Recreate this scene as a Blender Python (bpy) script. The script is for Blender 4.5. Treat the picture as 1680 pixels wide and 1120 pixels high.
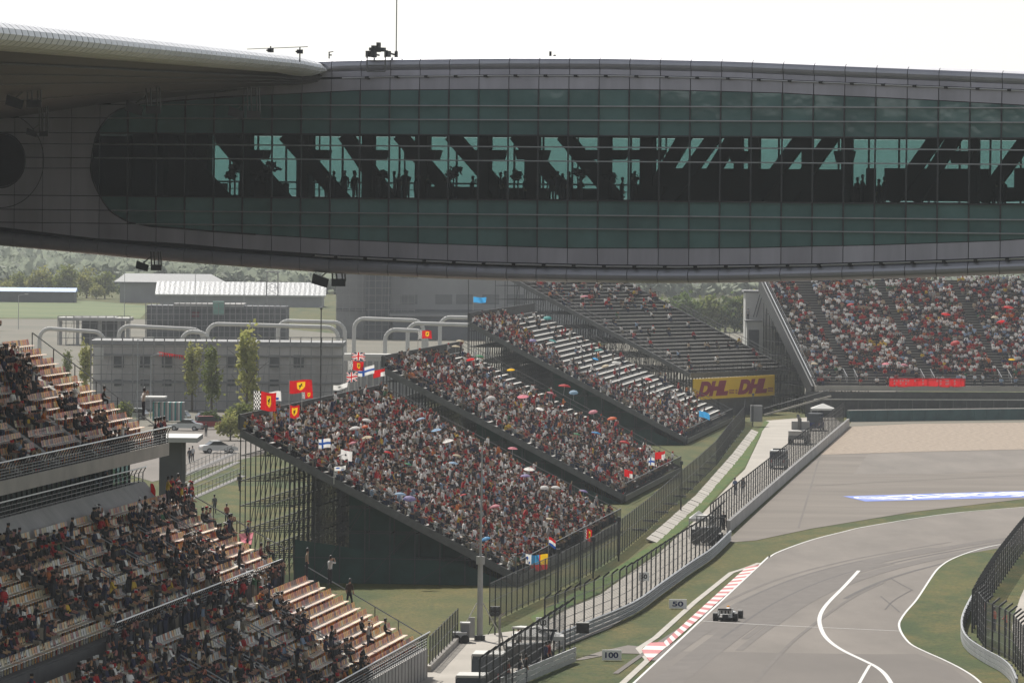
import bpy, math, random
import numpy as np
from mathutils import Vector, Matrix, Euler
for _o in list(bpy.data.objects): bpy.data.objects.remove(_o)
R = math.radians
rnd = random.Random(7)
SC = bpy.context.scene
COL = SC.collection

# ------------------------------------------------------------ camera
CAM_H, FOC, ROLL = 30.4, 9700.0, R(0.55)
PITCH = math.atan(230 / FOC)
cF = Vector((0, math.cos(PITCH), -math.sin(PITCH))); cU = Vector((0, math.sin(PITCH), math.cos(PITCH))); cR = Vector((1, 0, 0))
cO = Vector((0, 0, CAM_H))
cam_d = bpy.data.cameras.new('camera'); cam = bpy.data.objects.new('camera', cam_d); COL.objects.link(cam)
cam_d.sensor_width = 36; cam_d.sensor_fit = 'HORIZONTAL'; cam_d.lens = FOC / 1680 * 36
cam_d.clip_start = 1.0; cam_d.clip_end = 20000
cx_ = cR * math.cos(ROLL) + cU * math.sin(ROLL); cy_ = cU * math.cos(ROLL) - cR * math.sin(ROLL); cz_ = -cF
cam.matrix_world = Matrix(((cx_.x, cy_.x, cz_.x, cO.x), (cx_.y, cy_.y, cz_.y, cO.y), (cx_.z, cy_.z, cz_.z, cO.z), (0, 0, 0, 1)))
SC.camera = cam

# ------------------------------------------------------------ sky, sun, exposure
SUN_EL, SUN_AZ = R(48), R(-20)
w = bpy.data.worlds.new('World'); SC.world = w; w.use_nodes = True
nt = w.node_tree; nt.nodes.clear()
sky = nt.nodes.new('ShaderNodeTexSky'); sky.sky_type = 'NISHITA'; sky.sun_disc = False
sky.sun_elevation = SUN_EL; sky.sun_rotation = SUN_AZ; sky.air_density = 1.0; sky.dust_density = 0.5; sky.ozone_density = 1.0
bg = nt.nodes.new('ShaderNodeBackground'); bg.inputs['Strength'].default_value = 0.097
wo = nt.nodes.new('ShaderNodeOutputWorld')
hsv = nt.nodes.new('ShaderNodeHueSaturation'); hsv.inputs['Saturation'].default_value = .28; nt.links.new(sky.outputs[0], hsv.inputs['Color'])  # milky, hazy sky
nt.links.new(hsv.outputs[0], bg.inputs[0]); nt.links.new(bg.outputs[0], wo.inputs[0])
sd = Vector((math.sin(SUN_AZ) * math.cos(SUN_EL), math.cos(SUN_AZ) * math.cos(SUN_EL), math.sin(SUN_EL)))
sl = bpy.data.lights.new('sun', 'SUN'); sl.energy = 5.0; sl.angle = R(0.53); sl.color = (1, .955, .88)
so = bpy.data.objects.new('sun', sl); COL.objects.link(so); so.rotation_euler = sd.to_track_quat('Z', 'Y').to_euler(); so.location = (0, 300, 300)
SC.view_settings.view_transform = 'Standard'; SC.view_settings.look = 'None'; SC.view_settings.gamma = 1; SC.view_settings.use_curve_mapping = False
SC.view_settings.exposure = 0.25
SC.render.engine = 'CYCLES'
SC.cycles.max_bounces = 8; SC.cycles.transparent_max_bounces = 24; SC.cycles.diffuse_bounces = 2; SC.cycles.glossy_bounces = 3
SC.cycles.volume_bounces = 0

# ------------------------------------------------------------ pixel -> world (1680 x 1120 photograph pixels)
_cr, _sr = math.cos(ROLL), math.sin(ROLL)
def ray(px, py):
    x, y = px - 840.0, py - 560.0
    x0, y0 = x * _cr + y * _sr, -x * _sr + y * _cr
    return cF * FOC + cR * x0 - cU * y0
def G(px, py, z=0.0):
    d = ray(px, py); return cO + d * ((z - CAM_H) / d.z)
def PY(px, py, Y):
    d = ray(px, py); return cO + d * (Y / d.y)
def PN(px, py, p, n):
    d = ray(px, py); return cO + d * ((p - cO).dot(n) / d.dot(n))
def proj(p):
    v = p - cO; f = v.dot(cF); x0 = v.dot(cR) / f * FOC; y0 = -v.dot(cU) / f * FOC
    return 840 + x0 * _cr - y0 * _sr, 560 + x0 * _sr + y0 * _cr

# ------------------------------------------------------------ materials
def lin(h):
    if not isinstance(h, str): return tuple(h)
    h = h.lstrip('#'); c = [int(h[i:i + 2], 16) / 255 for i in (0, 2, 4)]
    return tuple(x / 12.92 if x < .04045 else ((x + .055) / 1.055) ** 2.4 for x in c)
MATS = {}
def mat(name, col=(.5, .5, .5), rough=.6, metal=0.0, nscale=0.0, namt=.25, bump=0.0, bscale=None, rand=0.0, src=None, spec=.5, col2=None, stretch=None, detail=4.0):
    """col varied by noise (towards col2, or lighter/darker by namt), per-object random value, optional bump."""
    if name in MATS: return MATS[name]
    m = bpy.data.materials.new(name); m.use_nodes = True; MATS[name] = m
    t = m.node_tree; N = t.nodes; L = t.links; b = N['Principled BSDF']
    b.inputs['Roughness'].default_value = rough; b.inputs['Metallic'].default_value = metal
    b.inputs['Specular IOR Level'].default_value = spec
    c = lin(col); out = None
    if src == 'object':
        oi = N.new('ShaderNodeObjectInfo'); out = oi.outputs['Color']
    elif src == 'tint':
        at = N.new('ShaderNodeAttribute'); at.attribute_name = 'tint'; out = at.outputs['Color']
    tc = None
    if nscale or bump:
        tc = N.new('ShaderNodeTexCoord'); vec = tc.outputs['Object']
        if stretch:
            mp = N.new('ShaderNodeMapping'); mp.inputs['Scale'].default_value = stretch[:3]
            if len(stretch) > 3: mp.inputs['Rotation'].default_value = (0, 0, stretch[3])
            L.new(vec, mp.inputs[0]); vec = mp.outputs[0]
    if nscale:
        nz = N.new('ShaderNodeTexNoise'); nz.inputs['Scale'].default_value = nscale; nz.inputs['Detail'].default_value = detail; nz.inputs['Roughness'].default_value = .62
        L.new(vec, nz.inputs['Vector'])
        mx = N.new('ShaderNodeMix'); mx.data_type = 'RGBA'
        rp = N.new('ShaderNodeMapRange'); rp.inputs[1].default_value = .3; rp.inputs[2].default_value = .7
        L.new(nz.outputs[0], rp.inputs[0]); L.new(rp.outputs[0], mx.inputs['Factor'])
        if out is None:
            if col2 is not None: c0, c1 = c, lin(col2)
            else: c0, c1 = tuple(x * (1 - namt) for x in c), tuple(min(1, x * (1 + namt)) for x in c)
            mx.inputs['A'].default_value = (*c0, 1); mx.inputs['B'].default_value = (*c1, 1)
            out = mx.outputs['Result']
        else:
            hs = N.new('ShaderNodeHueSaturation'); mr = N.new('ShaderNodeMapRange'); mr.inputs[3].default_value = 1 - namt; mr.inputs[4].default_value = 1 + namt
            L.new(nz.outputs[0], mr.inputs[0]); L.new(mr.outputs[0], hs.inputs['Value']); L.new(out, hs.inputs['Color']); out = hs.outputs[0]
    if rand:
        oi2 = N.new('ShaderNodeObjectInfo'); mr2 = N.new('ShaderNodeMapRange'); mr2.inputs[3].default_value = 1 - rand; mr2.inputs[4].default_value = 1 + rand
        L.new(oi2.outputs['Random'], mr2.inputs[0])
        hs2 = N.new('ShaderNodeHueSaturation'); L.new(mr2.outputs[0], hs2.inputs['Value'])
        if out is None: hs2.inputs['Color'].default_value = (*c, 1)
        else: L.new(out, hs2.inputs['Color'])
        out = hs2.outputs[0]
    if out is None: b.inputs['Base Color'].default_value = (*c, 1)
    else: L.new(out, b.inputs['Base Color'])
    if bump:
        nb = N.new('ShaderNodeTexNoise'); nb.inputs['Scale'].default_value = bscale or 5; nb.inputs['Detail'].default_value = 3
        L.new(vec, nb.inputs['Vector'])
        bp = N.new('ShaderNodeBump'); bp.inputs['Strength'].default_value = bump; bp.inputs['Distance'].default_value = .1
        L.new(nb.outputs[0], bp.inputs['Height']); L.new(bp.outputs[0], b.inputs['Normal'])
    return m
def glass(name, tint, refl=.08, rough=.02, wave=0.0):
    m = bpy.data.materials.new(name); m.use_nodes = True; MATS[name] = m
    t = m.node_tree; N = t.nodes; L = t.links; N.remove(N['Principled BSDF']); o = N['Material Output']
    tr = N.new('ShaderNodeBsdfTransparent'); tr.inputs[0].default_value = (*tint, 1)
    gl = N.new('ShaderNodeBsdfGlossy'); gl.inputs['Roughness'].default_value = rough; gl.inputs['Color'].default_value = (.75, .9, .9, 1)
    mx = N.new('ShaderNodeMixShader'); mx.inputs[0].default_value = refl
    if wave:
        tc = N.new('ShaderNodeTexCoord'); nb = N.new('ShaderNodeTexNoise'); nb.inputs['Scale'].default_value = .4; nb.inputs['Detail'].default_value = 1
        L.new(tc.outputs['Object'], nb.inputs['Vector']); bp = N.new('ShaderNodeBump'); bp.inputs['Strength'].default_value = wave; bp.inputs['Distance'].default_value = .3
        L.new(nb.outputs[0], bp.inputs['Height']); L.new(bp.outputs[0], gl.inputs['Normal'])
    L.new(tr.outputs[0], mx.inputs[1]); L.new(gl.outputs[0], mx.inputs[2]); L.new(mx.outputs[0], o.inputs[0])
    return m
def meshwire(name, col, cover, sx=9.0, sz=9.0):
    """woven wire mesh: real grid of wires in object space, gaps transparent"""
    m = bpy.data.materials.new(name); m.use_nodes = True; MATS[name] = m
    t = m.node_tree; N = t.nodes; L = t.links; b = N['Principled BSDF']; o = N['Material Output']
    b.inputs['Base Color'].default_value = (*lin(col), 1); b.inputs['Roughness'].default_value = .6
    tc = N.new('ShaderNodeTexCoord'); sp = N.new('ShaderNodeSeparateXYZ'); L.new(tc.outputs['UV'], sp.inputs[0])
    outs = []
    for k, sc in ((0, sx), (1, sz)):
        mu = N.new('ShaderNodeMath'); mu.operation = 'MULTIPLY'; mu.inputs[1].default_value = sc; L.new(sp.outputs[k], mu.inputs[0])
        fr = N.new('ShaderNodeMath'); fr.operation = 'FRACT'; L.new(mu.outputs[0], fr.inputs[0])
        lt = N.new('ShaderNodeMath'); lt.operation = 'LESS_THAN'; lt.inputs[1].default_value = cover; L.new(fr.outputs[0], lt.inputs[0]); outs.append(lt)
    mxm = N.new('ShaderNodeMath'); mxm.operation = 'MAXIMUM'; L.new(outs[0].outputs[0], mxm.inputs[0]); L.new(outs[1].outputs[0], mxm.inputs[1])
    tr = N.new('ShaderNodeBsdfTransparent'); mx = N.new('ShaderNodeMixShader')
    L.new(mxm.outputs[0], mx.inputs[0]); L.new(tr.outputs[0], mx.inputs[1]); L.new(b.outputs[0], mx.inputs[2]); L.new(mx.outputs[0], o.inputs[0])
    return m

# ------------------------------------------------------------ mesh collector
class M:
    def __init__(s): s.v, s.f, s.m, s.uv = [], [], [], None
    def add(s, vs, fs, mi=0):
        n = len(s.v); s.v.extend(tuple(v) for v in vs); s.f.extend(tuple(i + n for i in f) for f in fs); s.m.extend([mi] * len(fs)); return s
    def quad(s, a, b, c, d, mi=0): return s.add((a, b, c, d), ((0, 1, 2, 3),), mi)
    def obox(s, c, ax, ay, az, mi=0):
        c, ax, ay, az = Vector(c), Vector(ax), Vector(ay), Vector(az)
        vs = [c + ax * i + ay * j + az * k for k in (-1, 1) for j in (-1, 1) for i in (-1, 1)]
        return s.add(vs, ((0, 2, 3, 1), (4, 5, 7, 6), (0, 1, 5, 4), (2, 6, 7, 3), (0, 4, 6, 2), (1, 3, 7, 5)), mi)
    def box(s, x0, x1, y0, y1, z0, z1, mi=0):
        return s.obox(((x0 + x1) / 2, (y0 + y1) / 2, (z0 + z1) / 2), ((x1 - x0) / 2, 0, 0), (0, (y1 - y0) / 2, 0), (0, 0, (z1 - z0) / 2), mi)
    def beam(s, p0, p1, wd, ht=None, mi=0, up=(0, 0, 1)):
        p0, p1 = Vector(p0), Vector(p1); d = p1 - p0; l = d.length
        if l < 1e-6: return s
        d = d / l; up = Vector(up); side = d.cross(up)
        if side.length < 1e-4: side = d.cross(Vector((1, 0, 0)))
        side.normalize(); u2 = side.cross(d)
        return s.obox((p0 + p1) / 2, d * (l / 2), side * (wd / 2), u2 * ((ht or wd) / 2), mi)
    def tube(s, p0, p1, r, n=8, r1=None, mi=0, caps=True):
        p0, p1 = Vector(p0), Vector(p1); d = (p1 - p0).normalized(); a = d.orthogonal().normalized(); b = d.cross(a); r1 = r if r1 is None else r1
        vs = []
        for p, q in ((p0, r), (p1, r1)):
            vs += [p + (a * math.cos(2 * math.pi * i / n) + b * math.sin(2 * math.pi * i / n)) * q for i in range(n)]
        fs = [(i, (i + 1) % n, n + (i + 1) % n, n + i) for i in range(n)]
        if caps: fs += [tuple(range(n - 1, -1, -1)), tuple(range(n, 2 * n))]
        return s.add(vs, fs, mi)
    def path(s, pts, r, n=6, mi=0):
        for a, b in zip(pts, pts[1:]): s.tube(a, b, r, n, mi=mi)
        return s
    def prism(s, poly, ext, mi=0):
        poly = [Vector(p) for p in poly]; ext = Vector(ext); n = len(poly)
        return s.add(poly + [p + ext for p in poly], [tuple(range(n - 1, -1, -1)), tuple(range(n, 2 * n))] + [(i, (i + 1) % n, n + (i + 1) % n, n + i) for i in range(n)], mi)
    def loft(s, rings, mi=0, caps=True):
        n = len(rings[0]); vs = [p for r in rings for p in r]; fs = []
        for k in range(len(rings) - 1):
            fs += [(k * n + i, k * n + (i + 1) % n, (k + 1) * n + (i + 1) % n, (k + 1) * n + i) for i in range(n)]
        if caps: fs += [tuple(range(n - 1, -1, -1)), tuple(range((len(rings) - 1) * n, len(rings) * n))]
        return s.add(vs, fs, mi)
    def ball(s, c, rx, ry=None, rz=None, n=8, k=5, mi=0, z0=-1.0):
        ry = ry or rx; rz = rz or rx; rings = []
        a0 = math.asin(max(-.98, z0))
        for j in range(k):
            a = a0 + (math.pi / 2 * .97 - a0) * j / (k - 1)
            rings.append([(c[0] + rx * math.cos(a) * math.cos(2 * math.pi * i / n), c[1] + ry * math.cos(a) * math.sin(2 * math.pi * i / n), c[2] + rz * math.sin(a)) for i in range(n)])
        return s.loft(rings, mi)
WO = {}
def wloc(o): return WO.get(o.name, Vector((0, 0, 0)))
def mesh_of(name, m, mats, off=(0, 0, 0), smooth=False):
    me = bpy.data.meshes.new(name); o = Vector(off)
    me.from_pydata([(v[0] - o.x, v[1] - o.y, v[2] - o.z) for v in m.v], [], m.f)
    for a in (mats if isinstance(mats, (list, tuple)) else [mats]): me.materials.append(MATS[a] if isinstance(a, str) else a)
    if any(m.m): me.polygons.foreach_set('material_index', m.m)
    if m.uv is not None:
        uvl = me.uv_layers.new(name='UVMap'); uvl.data.foreach_set('uv', [c for p in m.uv for c in p])
    if smooth: me.polygons.foreach_set('use_smooth', [True] * len(me.polygons))
    me.update(); return me
def tag(o, label=None, cat=None, group=None, kind=None):
    if label: o['label'] = label
    if cat: o['category'] = cat
    if group: o['group'] = group
    if kind: o['kind'] = kind
    return o
def thing(name, label, cat, loc, group=None, rz=0.0, kind=None):
    o = bpy.data.objects.new(name, None); COL.objects.link(o); o.location = loc; o.empty_display_size = .3
    if rz: o.rotation_euler = (0, 0, rz)
    WO[o.name] = Vector(loc); return tag(o, label, cat, group, kind)
def part(name, m, mats, parent=None, smooth=False, kind=None, label=None, cat=None, group=None, local=False):
    """one mesh object. vertices are in world space unless local."""
    if parent is None:
        vs = np.array(m.v); lo, hi = vs.min(0), vs.max(0); off = Vector(((lo[0] + hi[0]) / 2, (lo[1] + hi[1]) / 2, lo[2]))
        me = mesh_of(name, m, mats, off, smooth); o = bpy.data.objects.new(name, me); o.location = off; COL.objects.link(o); WO[o.name] = off
    else:
        off = Vector((0, 0, 0)) if local else wloc(parent)
        me = mesh_of(name, m, mats, off, smooth); o = bpy.data.objects.new(name, me); COL.objects.link(o); o.parent = parent; WO[o.name] = off
    return tag(o, label, cat, group, kind)
def inst(name, me, parent, loc=(0, 0, 0), rot=(0, 0, 0), color=None, scale=None):
    o = bpy.data.objects.new(name, me); COL.objects.link(o); o.parent = parent; o.location = loc; o.rotation_euler = rot
    if scale: o.scale = scale
    if color: o.color = (*color, 1)
    return o
def copy_tree(o, parent=None):
    c = o.copy(); COL.objects.link(c); c.parent = parent
    for ch in list(o.children): copy_tree(ch, c)
    return c
def sheet(name, pts, z, m, kind='structure', parent=None, pix=True):
    g = M(); P = [G(*p) if pix else Vector(p) for p in pts]; g.add([(p.x, p.y, z) for p in P], [tuple(range(len(P)))])
    return part(name, g, m, parent, kind=kind)
def strip(line, wd, z, side=0.0):
    """flat ribbon along world points"""
    g = M(); n = len(line); L_, R_ = [], []
    for i in range(n):
        a, b = line[max(0, i - 1)], line[min(n - 1, i + 1)]; d = (b - a); d.z = 0; d.normalize(); s = Vector((-d.y, d.x, 0))
        L_.append(line[i] + s * (wd / 2 + side)); R_.append(line[i] - s * (wd / 2 - side))
    for i in range(n - 1):
        g.quad((R_[i].x, R_[i].y, z), (R_[i + 1].x, R_[i + 1].y, z), (L_[i + 1].x, L_[i + 1].y, z), (L_[i].x, L_[i].y, z))
    return g
def smooth_line(pts, n=4):
    out = []
    for i in range(len(pts) - 1):
        p0, p1, p2, p3 = pts[max(0, i - 1)], pts[i], pts[i + 1], pts[min(len(pts) - 1, i + 2)]
        for k in range(n):
            t = k / n; out.append(.5 * ((2 * p1) + (p2 - p0) * t + (2 * p0 - 5 * p1 + 4 * p2 - p3) * t * t + (3 * p1 - p0 - 3 * p2 + p3) * t ** 3))
    out.append(pts[-1]); return out
def resample(pts, step):
    out = [pts[0].copy()]; acc = 0.0
    for a, b in zip(pts, pts[1:]):
        l = (b - a).length; t = step - acc
        while t <= l:
            out.append(a.lerp(b, t / l)); t += step
        acc = (acc + l) % step
    return out
def text_mesh(s, size=1.0, shear=0.0, bold=0.0):
    cu = bpy.data.curves.new('txt', 'FONT'); cu.body = s; cu.size = size; cu.shear = shear; cu.offset = bold; cu.align_x = 'CENTER'; cu.align_y = 'CENTER'
    o = bpy.data.objects.new('txt', cu); COL.objects.link(o); dg = bpy.context.evaluated_depsgraph_get(); dg.update()
    me = o.evaluated_get(dg).to_mesh(); vs = [v.co.copy() for v in me.vertices]; fs = [tuple(p.vertices) for p in me.polygons]
    o.evaluated_get(dg).to_mesh_clear(); bpy.data.objects.remove(o); bpy.data.curves.remove(cu); return vs, fs
def put_text(g, s, c, right, up, wd, ht, shear=0.0, bold=0.0, mi=0, off=None):
    vs, fs = text_mesh(s, 1.0, shear, bold); xs = [v.x for v in vs]; ys = [v.y for v in vs]
    cx, cy = (min(xs) + max(xs)) / 2, (min(ys) + max(ys)) / 2; kx, ky = wd / (max(xs) - min(xs)), ht / (max(ys) - min(ys))
    c, right, up = Vector(c), Vector(right), Vector(up)
    if off: c = c + Vector(off)
    return g.add([c + right * ((v.x - cx) * kx) + up * ((v.y - cy) * ky) for v in vs], fs, mi)

def turf(name, c0, c1, c2, s1, s2):
    """mown turf: broad worn patches, small tufts and fine grain, three noises of different size"""
    m = bpy.data.materials.new(name); m.use_nodes = True; MATS[name] = m; t = m.node_tree; N = t.nodes; L = t.links; b = N['Principled BSDF']; b.inputs['Roughness'].default_value = .92; b.inputs['Specular IOR Level'].default_value = .25
    tc = N.new('ShaderNodeTexCoord'); mp = N.new('ShaderNodeMapping'); mp.inputs['Scale'].default_value = (1, .35, 1); L.new(tc.outputs['Object'], mp.inputs[0]); prev = None
    for k, (sc, lo, hi, ca, cb) in enumerate(((s1, .40, .66, c0, c1), (s2, .44, .64, None, c2), (3.0, .35, .7, None, tuple(x * .4 for x in lin(c0))))):
        nz = N.new('ShaderNodeTexNoise'); nz.inputs['Scale'].default_value = sc; nz.inputs['Detail'].default_value = 7; nz.inputs['Roughness'].default_value = .65; L.new(mp.outputs[0], nz.inputs['Vector'])
        rp = N.new('ShaderNodeMapRange'); rp.inputs[1].default_value = lo; rp.inputs[2].default_value = hi; rp.inputs[4].default_value = (1, .85, .65)[k]; L.new(nz.outputs[0], rp.inputs[0])
        mx = N.new('ShaderNodeMix'); mx.data_type = 'RGBA'; L.new(rp.outputs[0], mx.inputs['Factor'])
        if prev is None: mx.inputs['A'].default_value = (*lin(ca), 1)
        else: L.new(prev, mx.inputs['A'])
        mx.inputs['B'].default_value = (*lin(cb), 1); prev = mx.outputs['Result']
    L.new(prev, b.inputs['Base Color']); bp = N.new('ShaderNodeBump'); bp.inputs['Strength'].default_value = .8; bp.inputs['Distance'].default_value = .15; L.new(nz.outputs[0], bp.inputs['Height']); L.new(bp.outputs[0], b.inputs['Normal'])
turf('grass', '#33440c', '#525219', '#685c28', .045, .22); turf('lawn', '#2f420b', '#51561a', '#685b26', .06, .25); turf('trim_grass', '#3c5a12', '#4d611c', '#5c5f26', .1, .4)
mat('dirt', '#6f675a', .95, nscale=.03, col2='#55564a', bump=.4, bscale=1, detail=8)
mat('field', '#43582c', .95, nscale=.03, col2='#666c3d', detail=6)
mat('asphalt', (.160, .140, .122), .85, spec=.25, nscale=.16, namt=.2, stretch=(1, .22, 1), bump=.2, bscale=12, detail=8)
mat('asphalt_dark', (.128, .112, .099), .85, spec=.25, nscale=.12, namt=.14, stretch=(1, .3, 1), bump=.15, bscale=20, detail=8)
mat('runoff', (.162, .141, .121), .9, spec=.25, nscale=.08, namt=.2, stretch=(.4, 1.6, 1), bump=.15, bscale=20, detail=8)
mat('rubber_mark', (.085, .076, .072), .8, spec=.2, nscale=.5, namt=.15)
mat('rubber_light', (.122, .107, .096), .8, spec=.2, nscale=.3, namt=.12)
mat('gravel', (.27, .215, .165), .95, nscale=1.6, namt=.42, bump=1.0, bscale=2.5, detail=6)
mat('concrete', (.38, .35, .31), .85, nscale=.35, namt=.16, bump=.2, bscale=8, detail=8)
mat('concrete_wall', (.36, .35, .335), .85, nscale=.5, namt=.15, rand=.06, detail=6)
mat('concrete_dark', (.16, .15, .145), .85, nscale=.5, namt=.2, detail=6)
mat('road_concrete', (.33, .30, .26), .85, nscale=.12, namt=.16, bump=.2, bscale=8, detail=8)
mat('white_paint', (.56, .55, .53), .6, nscale=1.5, namt=.1)
mat('kerb_red', (.42, .085, .09), .6, nscale=2, namt=.2)
mat('kerb_white', (.62, .58, .53), .6, nscale=2, namt=.12)
mat('board_white', (.88, .88, .87), .6)
mat('far_steel', (.26, .255, .25), .7, nscale=1, namt=.2)  # paler than the other steels, distance haze put into its colour
mat('steel', (.42, .42, .42), .5, metal=.6, nscale=1, namt=.15)
mat('galv', (.36, .37, .38), .5, metal=.5, nscale=1.2, namt=.15, rand=.08)
mat('dark_steel', (.045, .047, .05), .55, metal=.2, nscale=2, namt=.2)
mat('mid_steel', (.12, .12, .12), .55, metal=.3, nscale=2, namt=.2)
mat('black', (.012, .012, .013), .5)
mat('clad', (.42, .405, .45), .42, metal=.3, nscale=.5, namt=.16, rand=.08, stretch=(1, 1, .2))
mat('tube_clad', (.42, .42, .46), .36, metal=.55, nscale=.6, namt=.08, rand=.04)
mat('roof_rib', (.80, .80, .82), .38, metal=.1, rand=.04)
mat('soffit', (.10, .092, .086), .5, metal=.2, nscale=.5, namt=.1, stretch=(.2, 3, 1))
mat('teal_panel', (.10, .18, .172), .10, nscale=.25, namt=.22, bump=.55, bscale=.4, rand=.14, spec=.9)
mat('mullion', (.05, .052, .055), .45, metal=.3)
mat('rail_bright', (.55, .55, .55), .35, metal=.6)
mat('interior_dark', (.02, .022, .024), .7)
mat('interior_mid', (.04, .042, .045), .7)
glass('clear_glass', (.54, .65, .65), .045, .02, .10)
glass('back_glass', (.54, .67, .66), .03, .03)
mat('plank', (.52, .50, .46), .6, nscale=1, namt=.15, rand=.12)
mat('plank_grey', (.30, .285, .265), .6, nscale=1, namt=.18, rand=.15)
mat('tread', (.06, .06, .06), .7, nscale=1, namt=.25)
mat('green_net', (.015, .05, .04), .8, nscale=.6, namt=.3)
mat('tyre_wall', (.035, .085, .085), .7, nscale=.5, namt=.25)
mat('cloth_obj', rough=.85, src='object', nscale=6, namt=.2)
mat('plastic_obj', rough=.5, src='object', rand=.08, spec=1)
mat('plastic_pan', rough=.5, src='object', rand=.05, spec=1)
mat('plastic_tint', rough=.5, src='tint', spec=1)
for _n in ('plastic_obj', 'plastic_tint'):  # thin moulded shells let some sun through
    _t = MATS[_n].node_tree; _b = _t.nodes['Principled BSDF']; _tr = _t.nodes.new('ShaderNodeBsdfTranslucent'); _mx = _t.nodes.new('ShaderNodeMixShader'); _mx.inputs[0].default_value = .34
    _t.links.new(_b.inputs['Base Color'].links[0].from_socket, _tr.inputs['Color']); _t.links.new(_b.outputs[0], _mx.inputs[1]); _t.links.new(_tr.outputs[0], _mx.inputs[2]); _t.links.new(_mx.outputs[0], _t.nodes['Material Output'].inputs[0]); _b.inputs['Coat Weight'].default_value = 1; _b.inputs['Coat Roughness'].default_value = .5
_t = MATS['plastic_pan'].node_tree; _b = _t.nodes['Principled BSDF']; _mx = _t.nodes.new('ShaderNodeMix'); _mx.data_type = 'RGBA'; _mx.inputs['Factor'].default_value = .5; _mx.inputs['B'].default_value = (.78, .71, .55, 1)  # pan faces mixed halfway to pale cream
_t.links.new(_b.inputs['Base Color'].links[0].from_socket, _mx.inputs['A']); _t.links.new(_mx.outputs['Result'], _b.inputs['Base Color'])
mat('crowd_tint', rough=.85, src='tint')
mat('skin', (.40, .235, .16), .6)
mat('hair', (.018, .014, .012), .38)
mat('trousers', (.035, .038, .05), .85, rand=.7)
for nm, c in dict(red='#c8141b', yellow='#f2c11c', white='#e6e4e0', blue='#1d4f9e', navy='#12245c', black='#161616', sky='#3f9fd8', orange='#e0641a', green='#2f8a5a', pink='#d98a96', teal='#4fa7a5', cream='#d8c9ab', lilac='#9d8fc0', paleblue='#9fbfdc', maroon='#6d1220').items():
    mat('c_' + nm, c, .7, nscale=1.5, namt=.08)
    if nm not in ('black', 'navy'):  # thin cloth glows against the light
        _t = MATS['c_' + nm].node_tree; _b = _t.nodes['Principled BSDF']; _tr = _t.nodes.new('ShaderNodeBsdfTranslucent'); _mx = _t.nodes.new('ShaderNodeMixShader'); _mx.inputs[0].default_value = .5
        _t.links.new(_b.inputs['Base Color'].links[0].from_socket, _tr.inputs['Color']); _t.links.new(_b.outputs[0], _mx.inputs[1]); _t.links.new(_tr.outputs[0], _mx.inputs[2]); _t.links.new(_mx.outputs[0], _t.nodes['Material Output'].inputs[0])
meshwire('debris_mesh', (.05, .05, .052), .18)
meshwire('dark_mesh', (.035, .036, .036), .30)
meshwire('inner_mesh', (.03, .03, .032), .24)
# ============================================================ GROUND AND SURFACES
EXT = 6500
g = M(); g.quad((-EXT, -60, -.02), (EXT, -60, -.02), (EXT, EXT, -.02), (-EXT, EXT, -.02)); part('ground', g, 'grass', kind='structure')
sheet('runoff_asphalt', [(1189, 890), (1196, 884), (1300, 786), (1345, 746), (1500, 741), (1680, 737), (1990, 731), (1990, 806), (1680, 818), (1500, 839), (1330, 867), (1240, 886)], .012, 'runoff')
sheet('gravel_trap', [(1345, 746), (1392, 700), (1396, 694), (1680, 690), (1990, 685), (1990, 731), (1680, 737), (1500, 741)], .03, 'gravel')
sheet('gravel_edge', [(1392, 700), (1397, 691.5), (1680, 688), (1990, 684), (1990, 687.5), (1680, 693), (1500, 695)], .045, 'dirt')
TL = [(1010, 1145), (1040, 1120), (1247, 926), (1262, 914), (1280, 904), (1330, 886), (1380, 873), (1430, 862), (1560, 842), (1680, 831.5), (1850, 817), (2000, 806)]
sheet('racing_track', TL + [(2000, 1200), (900, 1200)], .016, 'asphalt')
sheet('track_asphalt_patch', [(1096, 1068), (1200, 1069), (1300, 1071), (1440, 1073), (1505, 1072), (1560, 1094), (1620, 1140), (1025, 1135)], .024, 'asphalt_dark')
IG = [(2000, 862), (1720, 882), (1680, 888.5), (1650, 892), (1620, 897.5), (1590, 906), (1560, 918), (1542, 930), (1530, 944), (1505, 982), (1487, 1003), (1478, 1016), (1475, 1024), (1477, 1034), (1484, 1046), (1496, 1058), (1520, 1070), (1545, 1081), (1575, 1096), (1600, 1112), (1620, 1132)]
sheet('infield_grass', IG + [(2000, 1200)], .03, 'lawn')
sheet('infield_path', [(1720, 900), (1690, 945), (1674, 980), (1663, 1012), (1660, 1030), (1665, 1055), (1685, 1090), (1720, 1130), (1990, 1130), (1990, 900)], .05, 'road_concrete')
def wline(name, px, wd, z, m='white_paint', n=5):
    L_ = smooth_line([G(*p) for p in px], n); return part(name, strip(L_, wd, z), m, kind='structure')
wline('track_edge_line', TL, .17, .032)
wline('infield_edge_line', IG, .16, .045)
wline('pit_exit_line', [(1409, 936), (1385, 962), (1362, 985), (1350, 1000), (1344.5, 1014), (1346, 1028), (1353, 1043), (1366, 1056), (1385, 1068), (1412, 1081), (1436, 1093), (1452, 1106), (1464, 1124)], .30, .036)
wline('timing_line', [(1150, 1018.5), (1250, 1024.5), (1345, 1029), (1476, 1035)], .16, .034)
wline('pit_box_line', [(1427, 1091), (1418, 1106), (1408, 1124)], .2, .034)
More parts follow.
